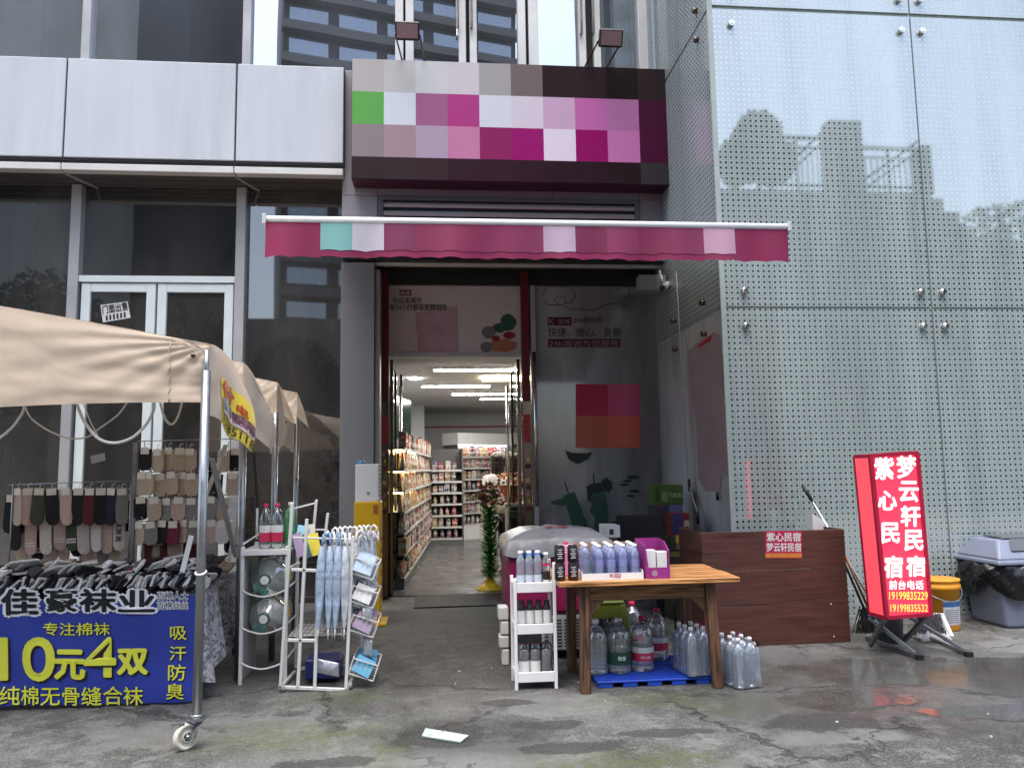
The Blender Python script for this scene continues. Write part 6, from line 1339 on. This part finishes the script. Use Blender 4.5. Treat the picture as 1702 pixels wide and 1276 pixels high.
# tilted baskets on the right side, each with packed goods
bcols = [(.45, .55, .65), (.55, .55, .55), (.42, .33, .45), (.15, .42, .62)]
for k_, (y0, y1) in enumerate(((925, 958), (972, 1010), (1020, 1058), (1092, 1130))):
    A_, B_ = uf(588, y0, U0+.02), uf(588, y1, U0+.02); s_ = .20; n1 = V(.13, .0, -.09) if k_ < 3 else V(.17, 0, .10)
    b_ = MB(); c0 = A_+V(-.02, 0, 0); L = (uf(588, y0, U0).z-uf(588, y1, U0).z)
    p00 = V(A_.x, U0, A_.z); p10 = p00+V(.17, 0, -.06) ; p01 = p00+V(0, .34, 0); p11 = p10+V(0, .34, 0); dn = V(-.035, 0, -.10)
    for a_, c_ in ((p00, p10), (p10, p11), (p11, p01), (p01, p00), (p00+dn, p10+dn), (p10+dn, p11+dn), (p11+dn, p01+dn), (p01+dn, p00+dn), (p00, p00+dn), (p10, p10+dn), (p11, p11+dn), (p01, p01+dn)): b_.bar(a_, c_, .007)
    for i in range(1, 5): b_.bar(p00+(p10-p00)*i/5, p00+(p10-p00)*i/5+dn, .003); b_.bar(p10+(p11-p10)*i/5, p10+(p11-p10)*i/5+dn, .003); b_.bar(p00+dn+(p01-p00)*i/5, p10+dn+(p01-p00)*i/5, .003)
    b_.build('basket', M_wt, ur)
    for i in range(6):
        c = p00+(p10-p00)*(.5)+dn*.45+V(0, .03+.052*i, .01); rot = Matrix.Rotation(R(20), 3, 'Y') @ Matrix.Rotation(R(rs.uniform(-8, 8)), 3, 'Z') @ Matrix.Rotation(R(16), 3, 'X')
        o = bpy.data.objects.new('raincoat_pack', PF); C.objects.link(o); o.location = c; o.rotation_euler = (R(72), R(rs.uniform(-10, 10))+R(20), R(rs.uniform(-8, 8))); o.scale = (1.3, .58, 1.1); cc_ = bcols[k_]; f_ = rs.uniform(.6, 1.25); o.color = (cc_[0]*f_, cc_[1]*f_, cc_[2]*f_, 1)
        tag(o, 'packed raincoat in the %s tilted basket of the umbrella rack' % ['top', 'second', 'third', 'lowest'][k_], 'raincoat pack', 'raincoat packs in the baskets')
# umbrellas
def umbrella(kind):
    t = thing('umbrella', 'umbrella', 'umbrella'); col = [mat('umbrella pale blue', (.40, .50, .64), .3, 0, .68, 20, .4, 30), mat('umbrella clear', (.55, .58, .62), .2, 0, .68, 20, .4, 30), mat('umbrella white', (.6, .6, .62), .3, 0, .68, 20, .4, 30)][kind]; hc = [mat('handle blue', (.18, .32, .52), .3), M_white, M_white][kind]
    MB().tube([(.0, 0, -.02), (0, 0, .01), (.006, 0, .05), (.028, 0, .066), (.05, 0, .05), (.052, 0, .01)], .0085, 8).build('handle', hc, t)
    n = 16; c = MB(); prof = [(.011, -.02), (.018, -.06), (.026, -.14), (.030, -.24), (.027, -.36), (.018, -.50), (.009, -.58)]
    vs = [V(math.cos(2*math.pi*k/n)*r_*(1+.22*(k % 2)), math.sin(2*math.pi*k/n)*r_*(1+.22*(k % 2)), z_) for r_, z_ in prof for k in range(n)]
    c.add(vs, [(i*n+k, i*n+(k+1) % n, (i+1)*n+(k+1) % n, (i+1)*n+k) for i in range(len(prof)-1) for k in range(n)], 0, True); c.build('folded_canopy', col, t)
    MB().lathe([(.029, -.205), (.031, -.20), (.030, -.185), (.028, -.18)], 12, cap=False).build('strap', hc, t); MB().cyl((0, 0, -.58), (0, 0, -.66), .005, .004, 8).build('tip', M_capw, t); return t
ub = [umbrella(k) for k in range(3)]
for px, kd, y_, lab in ((536, 0, .0, 'pale blue umbrella hanging leftmost at the front of the rack'), (549, 0, .01, 'pale blue umbrella hanging second at the front of the rack'), (563, 0, .0, 'pale blue umbrella hanging third at the front of the rack'), (574, 1, .01, 'clear umbrella hanging rightmost at the front of the rack')):
    a = uf(px, 902, U0-.03+y_); place(ub[kd], a, R(90+rs.uniform(-30, 30)), lab, 'umbrellas in the rack', rot=(R(rs.uniform(-2, 2)), R(rs.uniform(-1, 2)), R(90+rs.uniform(-30, 30))))
for k_, px in enumerate((541, 556, 569, 581)):
    a = uf(px, 899+k_, U0+.05); place(ub[2 - k_ % 2], a, 0, '%s umbrella from the left tucked just behind the front umbrellas' % ['first', 'second', 'third', 'fourth'][k_], 'umbrellas in the rack', rot=(R(rs.uniform(-2, 2)), R(rs.uniform(-2, 2)), R(90+rs.uniform(-40, 40))))
words = ['first', 'second', 'third', 'fourth', 'fifth', 'sixth', 'seventh', 'eighth', 'ninth']
for k_ in range(9):
    a = uf(552+8*k_, 892-.6*k_, U0+.12+.03*k_); place(ub[1 + k_ % 2], a, 0, 'white handled umbrella, %s from the left in the rear row of the rack' % words[k_], 'umbrellas in the rack', rot=(R(rs.uniform(-3, 3)), R(rs.uniform(-3, 3)), R(rs.uniform(-60, 60))))
for k_ in range(8):
    a = uf(592+4.2*k_, 900+rs.uniform(-6, 6), U0+.20+.05*k_); place(ub[1 + (k_+1) % 2], a, 0, 'clear wrapped umbrella, %s from the left at the right end of the rack' % words[k_], 'umbrellas in the rack', rot=(R(rs.uniform(-4, 4)), R(rs.uniform(-4, 4)), R(rs.uniform(-60, 60))))
M_bagw = thin_glass('wrapper film', (.80, .84, .88), .22, .12, .35)
for k_, (px, py, w_, h_) in enumerate(((600, 948, .13, .09), (596, 998, .14, .10), (598, 1046, .13, .09), (606, 972, .09, .12), (611, 1020, .08, .13), (545, 1108, .16, .10), (612, 1075, .07, .12), (594, 1118, .12, .07))):
    c = uf(px, py, U0+.03+.02*(k_ % 4)); bg_ = MB(); rr = random.Random(k_)
    bg_.grid(lambda u, v: c+V((u-.5)*w_, -.02-.018*math.sin(math.pi*u)*math.sin(math.pi*v)+.012*nz(u*5, v*5, k_), (v-.5)*h_-.25*(u-.5)*w_), 8, 8); o = bg_.build('wrapped_goods', M_bagw, None, c, thick=.006); tag(o, 'crinkled clear wrapped item %s on the umbrella rack' % ['in the top basket', 'in the second basket', 'in the third basket', 'hanging between the top baskets', 'hanging beside the second basket', 'above the blue crate', 'hanging beside the third basket', 'in the lowest basket'][k_], 'wrapped goods', 'wrapped goods on the umbrella rack')
# booklets in the upper left of the rack
for k_, (px, py, c_, lab) in enumerate(((497, 905, (.50, .35, .55), 'lilac booklet leaning at the left of the umbrella rack'), (507, 908, (.10, .22, .25), 'dark teal booklet leaning in the umbrella rack'), (521, 905, (.70, .58, .06), 'yellow booklet leaning in the umbrella rack'), (502, 888, (.35, .62, .75), 'light blue packet standing at the top of the umbrella rack'), (515, 885, (.62, .6, .5), 'cream packet standing at the top of the umbrella rack'))):
    c = uf(px, py, U0+.08+.03*k_); o = MB().box(c, ([.07, .06, .09, .08, .08][k_], .010, [.17, .17, .16, .13, .12][k_]), Matrix.Rotation(R([-16, -22, -14, 8, -5][k_]), 3, 'Y') @ Matrix.Rotation(R(-14), 3, 'X') @ Matrix.Rotation(R([-25, -20, 8, 12, -10][k_]), 3, 'Z')).build('booklet', mat('booklet %d' % k_, c_, .4, 0, .2, 14), None, c-V(0, 0, .1)); tag(o, lab, 'booklet', 'booklets in the umbrella rack')
# ------------------------------------------------------------------ yellow stand with white box
yy = 7.9; ys0, ys1 = P(588, 900, yy).x, P(632, 900, yy).x; zt = P(610, 834, yy).z
ysd = thing('yellow_stand', 'yellow box stand beside the shop door', 'stand', ((ys0+ys1)/2, yy+.12, 0)); M_ye = mat('stand yellow', (.68, .40, .01), .4, 0, .08, 5)
MB().bb(ys0, ys1, yy, yy+.30, .02, zt).build('body', M_ye, ysd, bevel=.006); MB().bb(ys0-.02, ys1+.06, yy-.03, yy+.33, 0, .03).build('foot', M_ye, ysd, bevel=.006)
for k_ in range(6): MB().bb(ys1+.001, ys1+.003, yy+.05, yy+.25, .25+.11*k_, .30+.11*k_).build('side_print', mat('stand print', (.35, .12, .03), .5), ysd)
MB().bb(ys1-.07, ys1-.02, yy-.003, yy-.001, zt-.12, zt-.03).build('front_print', mat('stand print', (.35, .12, .03), .5), ysd)
wb0 = P(590, 800, yy).x; wb1 = P(629, 800, yy).x; zt2 = P(610, 771, yy).z
wb = thing('white_dispenser', 'white perforated box standing on the yellow stand', 'box', ((wb0+wb1)/2, yy+.12, zt)); MB().bb(wb0, wb1, yy+.02, yy+.27, zt+.001, zt2).build('body', M_white, wb, bevel=.008, seg=2)
for i in range(8):
    for j in range(3): MB().bb(wb1+.0005, wb1+.002, yy+.06+.065*j, yy+.09+.065*j, zt+.05+.042*i, zt+.072+.042*i).build('vent_hole', M_gap, wb)
MB().bb((wb0+wb1)/2-.0, (wb0+wb1)/2+.03, yy+.0165, yy+.0195, zt+.07, zt+.1).build('front_mark', M_greyp, wb)
o = MB().lathe([(.045, 0), (.05, .012), (.03, .035), (.02, .04)], 14, V(wb0+.05, yy+.12, zt2)).build('blue_bowl', mat('bowl blue', (.05, .16, .30), .3), None, (wb0+.05, yy+.12, zt2)); tag(o, 'small blue tray lying on top of the white perforated box', 'tray')
